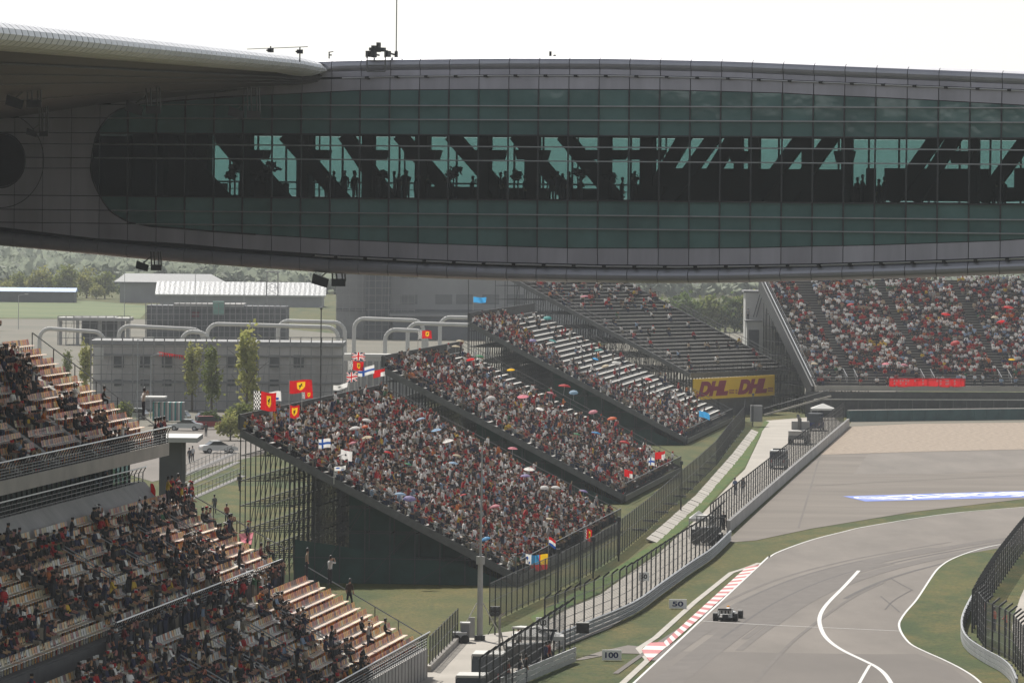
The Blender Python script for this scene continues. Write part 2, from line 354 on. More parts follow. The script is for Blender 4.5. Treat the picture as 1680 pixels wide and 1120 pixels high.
# rubber laid down through the braking zone and the turn: many faint streaks round the racing line, a few harder marks
RLN = smooth_line([G(*p) for p in [(1085, 1130), (1150, 1078), (1215, 1030), (1285, 985), (1370, 948), (1470, 921), (1580, 900), (1700, 880)]], 8)
rk_ = random.Random(9)
for k in range(22):
    a = rk_.randrange(0, 30); b = min(len(RLN), a + rk_.randrange(16, 50)); off_ = rk_.gauss(0, 1.9)
    part('tyre_mark', strip(RLN[a:b], rk_.uniform(.3, 1.5) if k % 5 else rk_.uniform(.15, .4), .0255 + .0003 * k, side=off_ + rk_.uniform(-.2, .2)), 'rubber_light' if k % 5 else 'rubber_mark', kind='structure')
for k, pts in enumerate([[(1240, 1118), (1275, 1078), (1315, 1040), (1390, 985), (1450, 955)], [(1460, 948), (1478, 958), (1497, 968)], [(1445, 978), (1462, 992), (1476, 1004)], [(1452, 1000), (1466, 985), (1495, 968)]]):
    part('tyre_mark', strip(smooth_line([G(*p) for p in pts], 5), .12 if k else .3, .0322 + .0004 * k), 'rubber_light' if k == 0 else 'rubber_mark', kind='structure')
part('runoff_seam', strip([G(1345, 748), G(1330, 800), G(1310, 866)], .2, .026), 'asphalt_dark', kind='structure')
part('runoff_seam', strip([G(1330, 797), G(1500, 788), G(1690, 779)], .25, .028), 'asphalt_dark', kind='structure')
sheet('runoff_patch', [(1424, 745), (1400, 778), (1560, 777), (1690, 768), (1690, 739), (1500, 743)], .02, 'asphalt')
# access strip, gutter, service road, drain
sheet('access_lane', [(940, 1083), (985, 1068), (1030, 1058), (1052, 1060), (1050, 1072), (1010, 1071), (960, 1081)], .016, 'asphalt')
part('gutter', strip([G(*p) for p in [(1000, 1140), (1063, 1082), (1048, 1063), (1076, 1045), (1140, 987), (1200, 939), (1224, 931.5), (1246, 923)]], .45, .02), 'concrete', kind='structure')
sheet('service_road', [(640, 1160), (700, 1096), (742, 1052), (800, 1040), (880, 1030), (923, 1003), (985, 975), (1025, 946), (1080, 908), (1150, 845), (1205, 786), (1222, 770), (1248, 715), (1256, 690), (1330, 684), (1362, 680), (1389, 699), (1300, 778), (1199, 870), (1166, 915), (1085, 974), (1000, 1030), (912, 1065), (870, 1110), (840, 1160)], .02, 'road_concrete')
sheet('verge', [(880, 1027), (923, 1000), (985, 972), (1025, 943), (1080, 905), (1150, 842), (1205, 783), (1222, 767), (1250, 708), (1262, 692), (1255, 690), (1236, 718), (1210, 755), (1150, 822), (1078, 886), (1022, 925), (920, 985), (870, 1012)], .03, 'trim_grass')
_dl = resample([G(*p) for p in [(1070, 890), (1100, 864), (1150, 818), (1210, 748), (1240, 708)]], 3.2)
_dr = M()
drain = thing('drain_channel', 'pale concrete drain channel of separate slabs beside the grass verge', 'drain', _dl[0])
for a, b in zip(_dl, _dl[1:]):
    d = (b - a).normalized(); s = Vector((-d.y, d.x, 0)); q = M(); c = (a + b) / 2
    q.obox((c.x, c.y, .10 + rnd.random() * .05), d * 1.5, s * .55 + Vector((0, 0, .2)), (0, 0, .06)); part('slab', q, 'concrete', drain)
    
    if len(drain.children) % 6 == 0:
        q = M(); q.beam(c + s * 1.6 + Vector((0, 0, .15)), c + s * 3.0 + Vector((0, 0, .2)), .3, .2); part('rib', q, 'concrete_wall', drain)
# kerb: alternating painted blocks
KL = [G(*p) for p in [(1066, 1085.5), (1247, 926.5)]]
def on_l(a, b, t): return a.lerp(b, t)
kl0, kl1 = G(1089, 1054), G(1224, 931.5); kr0, kr1 = G(1094, 1061), KL[1]
kerb = thing('kerb', 'red and white striped kerb along the left edge of the racing track', 'kerb', KL[0])
NK = 38
for k in range(NK):
    a, b = k / NK, (k + 1) / NK; L0, L1, R0, R1 = kl0.lerp(kl1, a), kl0.lerp(kl1, b), kr0.lerp(kr1, a), kr0.lerp(kr1, b)
    q = M(); zt = .05
    q.add([(L0.x, L0.y, zt + .03), (R0.x, R0.y, zt - .02), (R1.x, R1.y, zt - .02), (L1.x, L1.y, zt + .03), (L0.x, L0.y, 0), (R0.x, R0.y, 0), (R1.x, R1.y, 0), (L1.x, L1.y, 0)], [(0, 1, 2, 3), (4, 5, 1, 0), (5, 6, 2, 1), (6, 7, 3, 2), (7, 4, 0, 3)])
    part('kerb_block', q, 'kerb_red' if k % 2 else 'kerb_white', kerb)
e = [[(1067, 1055), (1089, 1054), (1094, 1061), (1060, 1060)], [(1060, 1060), (1094, 1061), (1087, 1067), (1053, 1066)], [(1053, 1066), (1087, 1067), (1080, 1073), (1056, 1073)], [(1056, 1073), (1080, 1073), (1073, 1079), (1061, 1079)], [(1061, 1079), (1073, 1079), (1066, 1085)]]
for k, pl in enumerate(e):
    q = M(); P = [G(*p) for p in pl]; q.prism([(p.x, p.y, 0) for p in P], (0, 0, .07)); part('kerb_block', q, 'kerb_white' if k % 2 else 'kerb_red', kerb)
# painted advertising on the run-off: a blue band with lettering that reads from the other side
AB = [G(*p) for p in [(1383, 814), (1690, 805), (1690, 815.5), (1420, 822.5)]]
band = M(); band.add([(p.x, p.y, .034) for p in [G(1383, 814), G(1500, 810.5), G(1690, 805), G(1860, 799.5), G(1860, 808), G(1690, 815.5), G(1540, 819.5), G(1420, 822.5)]], [tuple(range(8))])
mat('paint_blue', '#4a67bd', .6, nscale=.8, namt=.1)
adv = thing('painted_advert', 'blue painted band with white lettering lying on the grey run-off asphalt', 'ground advert', G(1530, 815))
part('paint_band', band, 'paint_blue', adv)
a0, a1 = G(1402, 818), G(1850, 803.5); ux = (a1 - a0).normalized(); uy = Vector((-ux.y, ux.x, 0))
hw = 5.6
def advp(px): # along the band at photograph column px
    return G(px, 817.4 - (px - 1449) * .0292)
q = M(); put_text(q, 'Allianz', (advp(1485) + advp(1765)) / 2, -ux, -uy, (advp(1765) - advp(1485)).length, hw * 1.4, bold=.012); q.v = [(v[0], v[1], .05) for v in q.v]
part('lettering', q, 'board_white', adv)
lc = advp(1449); lr = (advp(1482) - lc).length; q = M()
def ell(r0, r1, n=28):
    for i in range(n):
        A, B = 2 * math.pi * i / n, 2 * math.pi * (i + 1) / n
        P = [lc + ux * (lr * r * math.cos(t)) + uy * (hw * .62 * r * math.sin(t)) for r, t in ((r0, A), (r1, A), (r1, B), (r0, B))]; q.add([(p.x, p.y, .05) for p in P], [(0, 1, 2, 3)])
ell(.86, 1.0)
for k in (-.42, 0, .42):
    P = [lc + ux * (lr * (k + a)) + uy * (hw * b) for a, b in ((-.11, -.42 + abs(k) * .3), (.11, -.42 + abs(k) * .3), (.11, .36), (-.11, .36))]; q.add([(p.x, p.y, .052) for p in P], [(0, 1, 2, 3)])
part('emblem', q, 'board_white', adv)

# ============================================================ BRIDGE BUILDING
BETA = R(19.5); bw = Vector((math.cos(BETA), -math.sin(BETA), 0)); bn = Vector((math.sin(BETA), math.cos(BETA), 0)); bP = Vector((0, 352, 0))
def b_s(px, py=300): return (PN(px, py, bP, bn) - bP).dot(bw)
def b_pt(s, off, z): p = bP + bw * s + bn * off; return Vector((p.x, p.y, z))
def b_z(s, curve):
    px = proj(b_pt(s, 0, CAM_H))[0]
    for _ in range(3):
        py = curve(px); p = PN(px, py, bP, bn); px += (proj(b_pt(s, 0, p.z))[0] - px)
    return PN(px, curve(px), bP, bn).z
def cv(pts): xs, ys = zip(*pts); return lambda x: float(np.interp(x, xs, ys))
c_top = cv([(-200, 128), (0, 113), (300, 102), (530, 97), (650, 94), (840, 92), (1000, 92.5), (1200, 97), (1400, 105.5), (1550, 111.5), (1680, 117), (1850, 127)])
c_tt = cv([(-1000, 276), (149, 276), (150.5, 262), (153, 240), (158, 222), (165, 209), (173, 198), (182, 188.6), (195, 180), (215, 174), (245, 169.5), (296, 165), (370, 159.5), (441, 155.8), (540, 151), (590, 148.6), (735, 147.3), (885, 146.8), (1034, 147.3), (1120, 148.6), (1285, 153), (1336, 156), (1435, 160), (1536, 165), (1641, 170.6), (1680, 173), (1850, 184)])
c_tb = cv([(-1000, 276), (149, 276), (151, 290), (155, 303), (163, 319), (171, 333), (180, 345), (197, 356.5), (214, 365), (246, 371), (300, 375), (343, 379), (441, 386), (540, 392), (687, 399), (837, 404), (935, 407), (1131, 407.3), (1229, 406.5), (1330, 404), (1435, 402), (1532, 398.6), (1637, 395), (1680, 392), (1850, 384)])
c_bot = cv([(-200, 384), (0, 403), (128, 415), (240, 426), (385, 437), (540, 448), (700, 456), (850, 461.5), (1000, 464), (1100, 465), (1200, 464), (1350, 460), (1500, 456), (1680, 449), (1850, 441)])
c_panlo = cv([(-200, 354), (0, 373), (150, 391), (296, 400), (385, 408), (560, 419.5), (785, 429.5), (984, 434.5), (1120, 435.5), (1330, 433), (1532, 426.7), (1680, 421.5), (1850, 412)])
c_F = cv([(-1200, 380), (-400, 255), (0, 195), (160, 171), (275, 160), (386, 148), (490, 133), (530, 124), (560, 100), (600, 0), (4000, 0)])
c_panhi = lambda x: max(c_top(x) + 33, c_F(x))
pitch = (b_s(1642) - b_s(590)) / 21; s0 = b_s(590)
MS = [s0 + pitch * k for k in range(-13, 25)]
bridge = thing('bridge_building', 'long dark glazed bridge building spanning above the track with teal window bands', 'bridge building', b_pt(0, 7, 24.5))
ZL = [b_z(b_s(840), lambda x, y=y: y) for y in (174, 197, 222, 241, 264, 328, 352, 374)]
ZR = ZL[:2] + ZL[2:]
z_wt, z_wb = ZL[2], ZL[5]
def cell(sl, sr, lo, hi, off, inset=.025, th=.05, n=5):
    """polygon between two height functions over [sl,sr], extruded; None when empty"""
    sl, sr = sl + inset, sr - inset; top, bot = [], []
    for i in range(n + 1):
        s = sl + (sr - sl) * i / n; a, b = lo(s) + inset, hi(s) - inset
        if b - a > .04: top.append((s, b)); bot.append((s, a))
    if len(top) < 2: return None
    q = M(); pl = [b_pt(s, off, z) for s, z in bot] + [b_pt(s, off, z) for s, z in reversed(top)]
    q.prism(pl, bn * th); return q
def zc(curve):
    tab_s = np.linspace(MS[0] - .1, MS[-1] + .1, 1500); tab = [b_z(s, curve) for s in tab_s]; return lambda s: float(np.interp(s, tab_s, tab))
z_top, z_tt, z_tb, z_bot, z_panlo, z_panhi = (zc(c) for c in (c_top, c_tt, c_tb, c_bot, c_panlo, c_panhi))
def band_cells(sl, sr, lo, hi, rows, name, m, off, only=None):
    edges = [99] + rows + [-99]
    for zt, zb in zip(edges, edges[1:]):
        if only and not only(zt, zb): continue
        q = cell(sl, sr, lambda s: max(lo(s), zb), lambda s: min(hi(s), zt), off, n=5 if sl > b_s(330) else 24)
        if q: part(name, q, m, bridge)
for k, (sl, sr) in enumerate(zip(MS, MS[1:])):
    pxm = proj(b_pt((sl + sr) / 2, 0, 30))[0]
    left = pxm < 300
    rows = ZL if left else []
    def hi_up(s): return max(z_panhi(s), z_tt(s))
    band_cells(sl, sr, z_tt, z_panhi, rows, 'cladding_panel', 'clad', 0)
    band_cells(sl, sr, z_panlo, z_tb, rows, 'cladding_panel', 'clad', 0)
    # teal opaque panels above and below the clear window band; clear panes in it
    glo = lambda s: z_tb(s); ghi = lambda s: min(z_tt(s), z_panhi(s))
    band_cells(sl, sr, glo, ghi, ZL, 'teal_panel', 'teal_panel', .02, only=lambda a, b: b >= z_wt - .01 or a <= z_wb + .01)
    band_cells(sl, sr, glo, ghi, ZL, 'window_pane', 'clear_glass', .03, only=lambda a, b: a <= z_wt + .01 and b >= z_wb - .01)
    # strip between panel top and tube, tubes
    if pxm > 490:
        q = cell(sl, sr, lambda s: z_panhi(s) + .08, lambda s: z_top(s) - .75, .1); part('cornice_panel', q, 'clad', bridge)
        q = M(); r = .44; q2 = []
        for s in (sl + .02, sr - .02):
            zc_ = z_top(s) - r; q2.append([b_pt(s, r - r * math.sin(a), zc_ + r * math.cos(a)) for a in np.linspace(-.6, math.pi + .25, 12)])
        q.loft(q2); part('roof_tube', q, 'tube_clad', bridge, smooth=False)
    q = M(); r = .42; q2 = []
    for s in (sl + .02, sr - .02):
        zc_ = z_bot(s) + r; q2.append([b_pt(s, .15 + r - r * math.sin(a) - .35, zc_ + r * math.cos(a)) for a in np.linspace(-.35, math.pi + .6, 12)])
    q.loft(q2); part('sill_tube', q, 'tube_clad', bridge)
# dark seams, mullion fins and transoms
q = M()
for s in MS:
    lo, hi = z_panlo(s), max(z_panhi(s), z_tb(s)); px = proj(b_pt(s, 0, 30))[0]
    gh = min(z_tt(s), z_panhi(s))
    if gh - z_tb(s) > .3: q.beam(b_pt(s, -.03, z_tb(s)), b_pt(s, -.03, gh), .07, .14, up=bn)
part('mullion', q, 'mullion', bridge, kind='stuff')
for zi, z in enumerate(ZL):
    seg = []
    for s in np.linspace(MS[0], MS[-1], 300):
        if z_tb(s) - .02 < z < min(z_tt(s), z_panhi(s)) + .02: seg.append(s)
    if seg:
        q = M(); q.beam(b_pt(seg[0], -.06, z), b_pt(seg[-1], -.06, z), .16, .07); part('transom', q, 'mullion' if zi in (2, 5) else 'galv', bridge)
for nm, curve, dz in (('maintenance_rail', z_panhi, .02), ('maintenance_rail', z_panlo, -.09)):
    q = M(); ss = [s for s in np.linspace(b_s(562 if dz > 0 else 520), MS[-1], 60)]
    q.path([b_pt(s, -.22, curve(s) + dz) for s in ss], .045, 6); rl = part(nm, q, 'rail_bright', bridge)
    for s in MS:
        if s > ss[0]: b_ = M(); b_.beam(b_pt(s + .5, -.3, curve(s) + dz), b_pt(s + .5, .1, curve(s) + dz), .22, .14); part('bracket', b_, 'black', rl)
# backing skin: dark sheet right behind the cladding, broken by the window band
q = M(); ss = list(np.linspace(MS[0], MS[-1], 160))
for a, b in zip(ss, ss[1:]):
    px = proj(b_pt((a + b) / 2, 0, 30))[0]
    if px > 160:
        q.quad(b_pt(a, .16, z_bot(a) + .5), b_pt(b, .16, z_bot(b) + .5), b_pt(b, .16, z_wb), b_pt(a, .16, z_wb)); q.quad(b_pt(a, .16, z_wt), b_pt(b, .16, z_wt), b_pt(b, .16, z_top(b) - .3), b_pt(a, .16, z_top(a) - .3))
    else: q.quad(b_pt(a, .16, z_bot(a) + .5), b_pt(b, .16, z_bot(b) + .5), b_pt(b, .16, z_top(b) - .3), b_pt(a, .16, z_top(a) - .3))
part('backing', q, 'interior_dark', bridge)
BD = 12.0
q = M()
for a, b in zip(ss, ss[1:]):
    q.quad(b_pt(a, .3, z_top(a) - .05), b_pt(b, .3, z_top(b) - .05), b_pt(b, BD, z_top(b) - .05), b_pt(a, BD, z_top(a) - .05))
    q.quad(b_pt(a, .3, z_top(a) - .5), b_pt(b, .3, z_top(b) - .5), b_pt(b, BD, z_top(b) - .5), b_pt(a, BD, z_top(a) - .5))
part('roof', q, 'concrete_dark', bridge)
q = M()
for a, b in zip(ss, ss[1:]):
    q.quad(b_pt(a, .2, z_bot(a) + .08), b_pt(b, .2, z_bot(b) + .08), b_pt(b, BD, z_bot(b) + .08), b_pt(a, BD, z_bot(a) + .08))
    q.quad(b_pt(a, BD, z_bot(a) + .08), b_pt(b, BD, z_bot(b) + .08), b_pt(b, BD, z_wb + .1), b_pt(a, BD, z_wb + .1)); q.quad(b_pt(a, BD, z_wt), b_pt(b, BD, z_wt), b_pt(b, BD, z_top(b) - .05), b_pt(a, BD, z_top(a) - .05))
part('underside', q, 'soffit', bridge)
z_fl = z_wb - .35
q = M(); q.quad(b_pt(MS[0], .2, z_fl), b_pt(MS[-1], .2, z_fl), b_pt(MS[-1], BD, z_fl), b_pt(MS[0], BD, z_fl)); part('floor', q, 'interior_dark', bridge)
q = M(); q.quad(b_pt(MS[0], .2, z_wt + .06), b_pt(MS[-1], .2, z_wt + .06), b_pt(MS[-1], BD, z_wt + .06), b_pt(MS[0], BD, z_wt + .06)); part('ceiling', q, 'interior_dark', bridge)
for px, o in ((215, .2), (1790, .2)):
    s = b_s(px); q = M(); q.quad(b_pt(s, .2, z_fl), b_pt(s, BD, z_fl), b_pt(s, BD, z_wt), b_pt(s, .2, z_wt)); part('end_wall', q, 'interior_dark', bridge)
# far glazing
for k in range(0, len(MS) - 1):
    if proj(b_pt(MS[k], 0, 30))[0] < 200: continue
    q = cell(MS[k], MS[k + 1], lambda s: z_wb + .1, lambda s: z_wt, BD - .1, n=1); part('far_pane', q, 'back_glass', bridge)
q = M()
for s in MS: q.beam(b_pt(s, BD - .2, z_fl), b_pt(s, BD - .2, z_wt), .10, .12, up=bn)
for k, s in enumerate(MS):
    if k % 3 == 0: q.beam(b_pt(s + .5, BD - .6, z_fl), b_pt(s + .5, BD - .6, z_wt), .07, .1, up=bn)
for z in (z_wt - .55, z_wb + .95, z_wb + .55): q.beam(b_pt(MS[0], BD - .25, z), b_pt(MS[-1], BD - .25, z), .1, .05)
part('far_mullion', q, 'interior_mid', bridge, kind='stuff')
q = M(); q.beam(b_pt(MS[0], BD - .5, z_wb + 1.0), b_pt(MS[-1], BD - .5, z_wb + 1.0), .06, .06); part('handrail', q, 'rail_bright', bridge)
# truss inside
def colm(px, off, w_): # column at photograph column px, standing off metres behind the facade
    p = PN(px, 275, bP + bn * off, bn); s = (p - bP).dot(bw); q = M(); q.beam(b_pt(s, off, z_fl), b_pt(s, off, z_wt + .05), w_, w_, up=bn); part('column', q, 'interior_dark', bridge); return s
def capital(px0, px1, off, y0=246, y1=262):
    p0, p1 = PN(px0, y0, bP + bn * off, bn), PN(px1, y0, bP + bn * off, bn); s0_, s1_ = (p0 - bP).dot(bw), (p1 - bP).dot(bw); z0 = PN(px0, y0, bP + bn * off, bn).z; z1 = PN(px0, y1, bP + bn * off, bn).z
    q = M(); q.prism([b_pt(s0_, off - .6, z0), b_pt(s1_, off - .6, z0), b_pt(s1_ - .18, off - .6, z1), b_pt(s0_ + .18, off - .6, z1)], bn * 1.2); part('light_box', q, 'interior_dark', bridge)  # trapezoid capital round a truss column, not a lamp
def diag(px0, px1, off, w_=.75): # top px0 at y=222, bottom px1 at y=330
    a, b = PN(px0, 221, bP + bn * off, bn), PN(px1, 331, bP + bn * off, bn); q = M(); q.beam(a, b, .5, w_, up=bn.cross((b - a).normalized())); part('diagonal', q, 'interior_dark', bridge)
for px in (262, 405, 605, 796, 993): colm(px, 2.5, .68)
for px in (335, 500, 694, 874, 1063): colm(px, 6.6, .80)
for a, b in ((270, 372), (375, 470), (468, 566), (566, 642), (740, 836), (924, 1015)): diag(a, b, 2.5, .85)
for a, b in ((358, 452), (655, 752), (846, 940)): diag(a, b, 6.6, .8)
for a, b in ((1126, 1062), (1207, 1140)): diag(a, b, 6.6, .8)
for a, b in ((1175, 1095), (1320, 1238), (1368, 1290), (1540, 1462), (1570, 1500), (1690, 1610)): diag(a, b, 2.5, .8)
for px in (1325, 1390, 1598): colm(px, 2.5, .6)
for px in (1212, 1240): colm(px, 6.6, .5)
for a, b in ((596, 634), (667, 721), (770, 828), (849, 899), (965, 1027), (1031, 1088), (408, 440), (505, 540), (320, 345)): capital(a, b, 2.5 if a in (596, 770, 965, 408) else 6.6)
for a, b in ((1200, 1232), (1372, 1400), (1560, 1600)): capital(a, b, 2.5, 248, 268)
def ibox(px0, px1, y0, y1, off, th=.3, nm='partition', m='interior_dark'):
    p0, p1 = PN(px0, y0, bP + bn * off, bn), PN(px1, y1, bP + bn * off, bn); a, b = (p0 - bP).dot(bw), (p1 - bP).dot(bw); q = M()
    q.obox((b_pt((a + b) / 2, off, (p0.z + p1.z) / 2)), bw * ((b - a) / 2), bn * (th / 2), (0, 0, abs(p0.z - p1.z) / 2)); part(nm, q, m, bridge)
for a in ((163, 256, 222, 331), (278, 318, 222, 331), (300, 372, 300, 331), (255, 290, 285, 331), (1088, 1398, 276, 331), (1422, 1436, 276, 331), (1452, 1622, 276, 331), (1665, 1760, 276, 331), (1396, 1424, 305, 331), (1436, 1452, 306, 331), (1622, 1665, 308, 331)): ibox(*a, 5.4)
for a in ((395, 470, 300, 331), (690, 790, 306, 331), (806, 900, 308, 331), (920, 1000, 309, 331), (610, 650, 309, 331), (1040, 1090, 305, 331)): ibox(*a, 4.5, .8, 'counter')
q = M(); fp = []
for px in np.concatenate([np.linspace(420, 152, 60), np.linspace(151.9, 149.3, 12)]): p = PN(px, c_tt(px), bP, bn); fp.append(p - bn * .05)
for px in np.concatenate([np.linspace(149.3, 152, 12), np.linspace(152.5, 420, 60)]): p = PN(px, c_tb(px), bP, bn); fp.append(p - bn * .05)
q.path([p for p in fp if p.z < PN(200, 176, bP, bn).z + 3], .05, 5); part('glazing_frame', q, 'mullion', bridge)
# round window at the left end
rc = PN(1, 263, bP, bn); rs = (rc - bP).dot(bw)
q = M(); q.prism([b_pt(rs + 1.62 * math.cos(a), -.05, rc.z + 1.62 * math.sin(a)) for a in np.linspace(0, 2 * math.pi, 40, endpoint=False)], bn * .04); rwn = part('round_window', q, 'c_black', bridge)
for r0, m_ in ((1.68, 'mullion'), (2.92, 'mullion')):
    q = M(); q.path([b_pt(rs + r0 * math.cos(a), -.06, rc.z + r0 * math.sin(a)) for a in np.linspace(0, 2 * math.pi, 61)], .05 if r0 < 2 else .025, 5); part('frame', q, m_, rwn)
# ---- grandstand roof wing: ribbed edge tube and soffit
E1 = b_pt(b_s(531, 110), .25, PN(531, 110, bP, bn).z); S1 = PY(0, 56, 290)
wing = thing('grandstand_roof', 'silver ribbed roof edge with dark soffit sweeping in from the upper left', 'roof', S1)
def tube_c(t): # t=0 right tip, 1 photo left edge
    c = E1.lerp(S1, t); c.z -= .55 * max(0, .12 - t) / .12 * .35; return c
def tube_r(t): return (.52 + .24 * t) * min(1.0, (.25 + max(t, 0) / .06) if t < .045 else 1.0)
NT = 96; td = (S1 - E1).normalized(); tsd = Vector((td.y, -td.x, 0)).normalized()
if tsd.x < 0: tsd = -tsd
def ring(t, k=1.0, ns=14):
    c, r = tube_c(t), tube_r(t) * k; return [c + tsd * (r * 2.3 * math.cos(a) - r * 1.15) + Vector((0, 0, r * math.sin(a))) for a in np.linspace(math.pi * .95, -math.pi * .62, ns)]
for k in range(NT):
    t0, t1 = 1.55 * k / NT, 1.55 * (k + 1) / NT; e_ = .0011
    q = M(); q.loft([ring(t0 + e_), ring((t0 + t1) / 2, 1.012), ring(t1 - e_)]); part('roof_rib', q, 'roof_rib', wing)
q = M(); q.loft([ring(0.0, .97), ring(.8, .97), ring(1.55, .97)]); part('roof_core', q, 'mullion', wing)
def wing_F(t):
    px = 530 - 530 * t if t <= 1 else -(t - 1) * 700; p = PN(px, c_F(px), bP, bn); return p + bn * .6
def wing_T(t): c = tube_c(t); return c - tsd * (tube_r(t) * 2.2) - Vector((0, 0, tube_r(t) * .93))
q = M(); nT, nS = 40, 8
grid = [[wing_T(1.55 * i / nT).lerp(wing_F(1.55 * i / nT), j / nS) - Vector((0, 0, .35 * math.sin(math.pi * j / nS))) for j in range(nS + 1)] for i in range(nT + 1)]
for i in range(nT):
    for j in range(nS): q.quad(grid[i][j], grid[i + 1][j], grid[i + 1][j + 1], grid[i][j + 1])
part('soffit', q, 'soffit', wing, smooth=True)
q = M(); j = 1
for j, hgt in ((1, .10), (2, .06), (3, .05), (5, .05)):
    for i in range(nT): q.beam(grid[i][j] - Vector((0, 0, hgt / 2)), grid[i + 1][j] - Vector((0, 0, hgt / 2)), .3 if j == 1 else .12, hgt)
part('soffit_batten', q, 'soffit', wing, kind='stuff')
q = M()
for i in range(nT):
    a0, a1 = tube_c(1.55 * i / nT) + Vector((0, 0, .35)), tube_c(1.55 * (i + 1) / nT) + Vector((0, 0, .35)); f0, f1 = wing_F(1.55 * i / nT), wing_F(1.55 * (i + 1) / nT)
    q.quad(a0, a1, Vector((f1.x, f1.y, 38.4)), Vector((f0.x, f0.y, 38.4)))
a0, f0 = tube_c(1.55), wing_F(1.55)
te = a0 + td * ((a0.y - 90) / -td.y)
q.add([(a0.x, a0.y, 38), (te.x, te.y, 38), (-170, te.y, 38), (-170, 392, 38), (f0.x, f0.y + 13, 38), (f0.x, f0.y, 38)], [(0, 1, 2, 3, 4, 5)])  # unseen stretch of roof towards the camera, added to block sky light
part('roof_sheet', q, 'concrete_dark', wing)
# hanging projector pairs under the soffit and under the bridge
def projector(px, py, sc, Y, lab, up_len, mirror=1):
    c = PY(px, py, Y); k = Y / FOC * sc
    t = thing('hanging_floodlight', lab, 'floodlight', c, 'floodlights hung beneath the roof and the bridge')
    tilt = .28 * mirror
    ax, az = Vector((math.cos(tilt), 0, -math.sin(tilt))), Vector((math.sin(tilt), 0, math.cos(tilt)))
    q = M(); b0 = c + Vector((-17 * k, 0, 0)); q.prism([b0 + ax * (-15 * k) + az * (9 * k), b0 + ax * (14 * k) + az * (7 * k), b0 + ax * (15 * k) - az * (8 * k), b0 + ax * (-13 * k) - az * (8 * k)], (0, 18 * k, 0)); part('lamp_housing', q, 'black', t)
    q = M(); q.box(c.x + 3 * k, c.x + 27 * k, c.y, c.y + 14 * k, c.z - 9 * k, c.z + 4 * k); part('control_box', q, 'black', t)
    for dx in (5, 12, 22, 27):
        q = M(); q.tube(c + Vector((dx * k, 5 * k, 0)), c + Vector(((dx - 2) * k, 5 * k, up_len)), .05, 6); part('hanger', q, 'mid_steel', t)
    q = M(); q.tube(c + Vector((-14 * k, 5 * k, 8 * k)), c + Vector((6 * k, 5 * k, 24 * k)), .04, 6); part('strut', q, 'mid_steel', t)
projector(40, 168, 1.0, 330, 'large floodlight pair hanging from four rods at the far left below the roof', 2.3)
projector(236, 178, 1.0, 341, 'floodlight pair hanging in front of the rounded end of the teal glazing', 1.6)
projector(402, 186, .9, 346, 'floodlight pair hanging in front of the teal glazing right of the other two', 1.5)
projector(62, 218, .62, 352, 'small tilted floodlight beside the round dark window', 1.6)
projector(245, 437, .72, 357, 'small floodlight hung under the bridge edge at the left', .9)
projector(541, 461, .95, 356, 'big floodlight hung under the middle of the bridge edge beside a bracket box', .9, 1)
# roof-top bits
gz = PN(622, 94, bP, bn); s_ = (gz - bP).dot(bw)
gon = thing('maintenance_cradle', 'window cleaning cradle hanging over the roof edge with a winch on top', 'cradle', b_pt(s_, -.2, gz.z - .8))
k = 352 / FOC
q = M()
for dx in (-16, 16):
    q.beam(b_pt(s_ + dx * k, -.5, gz.z - 24 * k), b_pt(s_ + dx * k, -.5, gz.z + 10 * k), .09); q.beam(b_pt(s_ + dx * k, -.5, gz.z + 8 * k), b_pt(s_ + dx * k, 1.5, gz.z + 4 * k), .09)
for dz in (-24, -14, -6): q.beam(b_pt(s_ - 16 * k, -.5, gz.z + dz * k), b_pt(s_ + 16 * k, -.5, gz.z + dz * k), .07)
part('basket_frame', q, 'mid_steel', gon)
q = M(); q.obox(b_pt(s_ - 1 * k, -.2, gz.z + 13 * k), bw * (13 * k), bn * .2, (0, 0, 2.5 * k)); q.obox(b_pt(s_ - 7 * k, -.2, gz.z + 9 * k), bw * (3 * k), bn * .2, (0, 0, 10 * k)); q.obox(b_pt(s_ + 1 * k, -.2, gz.z + 16 * k), bw * (2 * k), bn * .2, (0, 0, 8 * k)); q.obox(b_pt(s_ + 2 * k, -.2, gz.z + 10 * k), bw * (14 * k), bn * .15, (0, 0, 1.2 * k)); part('winch', q, 'dark_steel', gon)
for dx in (-16, 17):
    q = M(); q.obox(b_pt(s_ + dx * k, -.2, gz.z + 5 * k), bw * (3.4 * k), bn * .25, (0, 0, 5 * k)); part('motor', q, 'dark_steel', gon)
p = PN(650, 90, bP + bn * 1, bn); ant = thing('roof_antenna', 'tall thin antenna mast on the bridge roof beside the cleaning cradle', 'antenna', p - Vector((0, 0, .2)))
q = M(); q.tube(p, p + Vector((0, 0, 4.2)), .035, 6); part('mast', q, 'mid_steel', ant)
q = M(); q.tube(p - Vector((0, 0, .2)), p + Vector((0, 0, .15)), .10, 8); q.ball(p + Vector((0, 0, .15)), .1, n=8, k=4, z0=0); part('base', q, 'dark_steel', ant)
p = PN(540, 92, bP + bn * 1, bn); q = M(); q.tube(p - Vector((0, 0, .2)), p + Vector((0, 0, .25)), .04, 6); q.beam(p + Vector((0, 0, .22)), p + Vector((.25, 0, .26)), .05); q.beam(p + Vector((0, 0, .05)), p + Vector((.16, 0, .05)), .08); part('roof_camera', q, 'dark_steel', label='small bracket camera on the roof edge near the tip of the ribbed roof', cat='camera')
p = PN(903, 88, bP + bn * 1, bn); q = M(); q.tube(p - Vector((0, 0, .25)), p + Vector((0, 0, .12)), .07, 8); q.ball(p + Vector((.25, 0, -.16)), .09, n=8, k=4, z0=0); part('roof_beacon', q, 'dark_steel', label='stubby beacon on the middle of the bridge roof', cat='beacon')
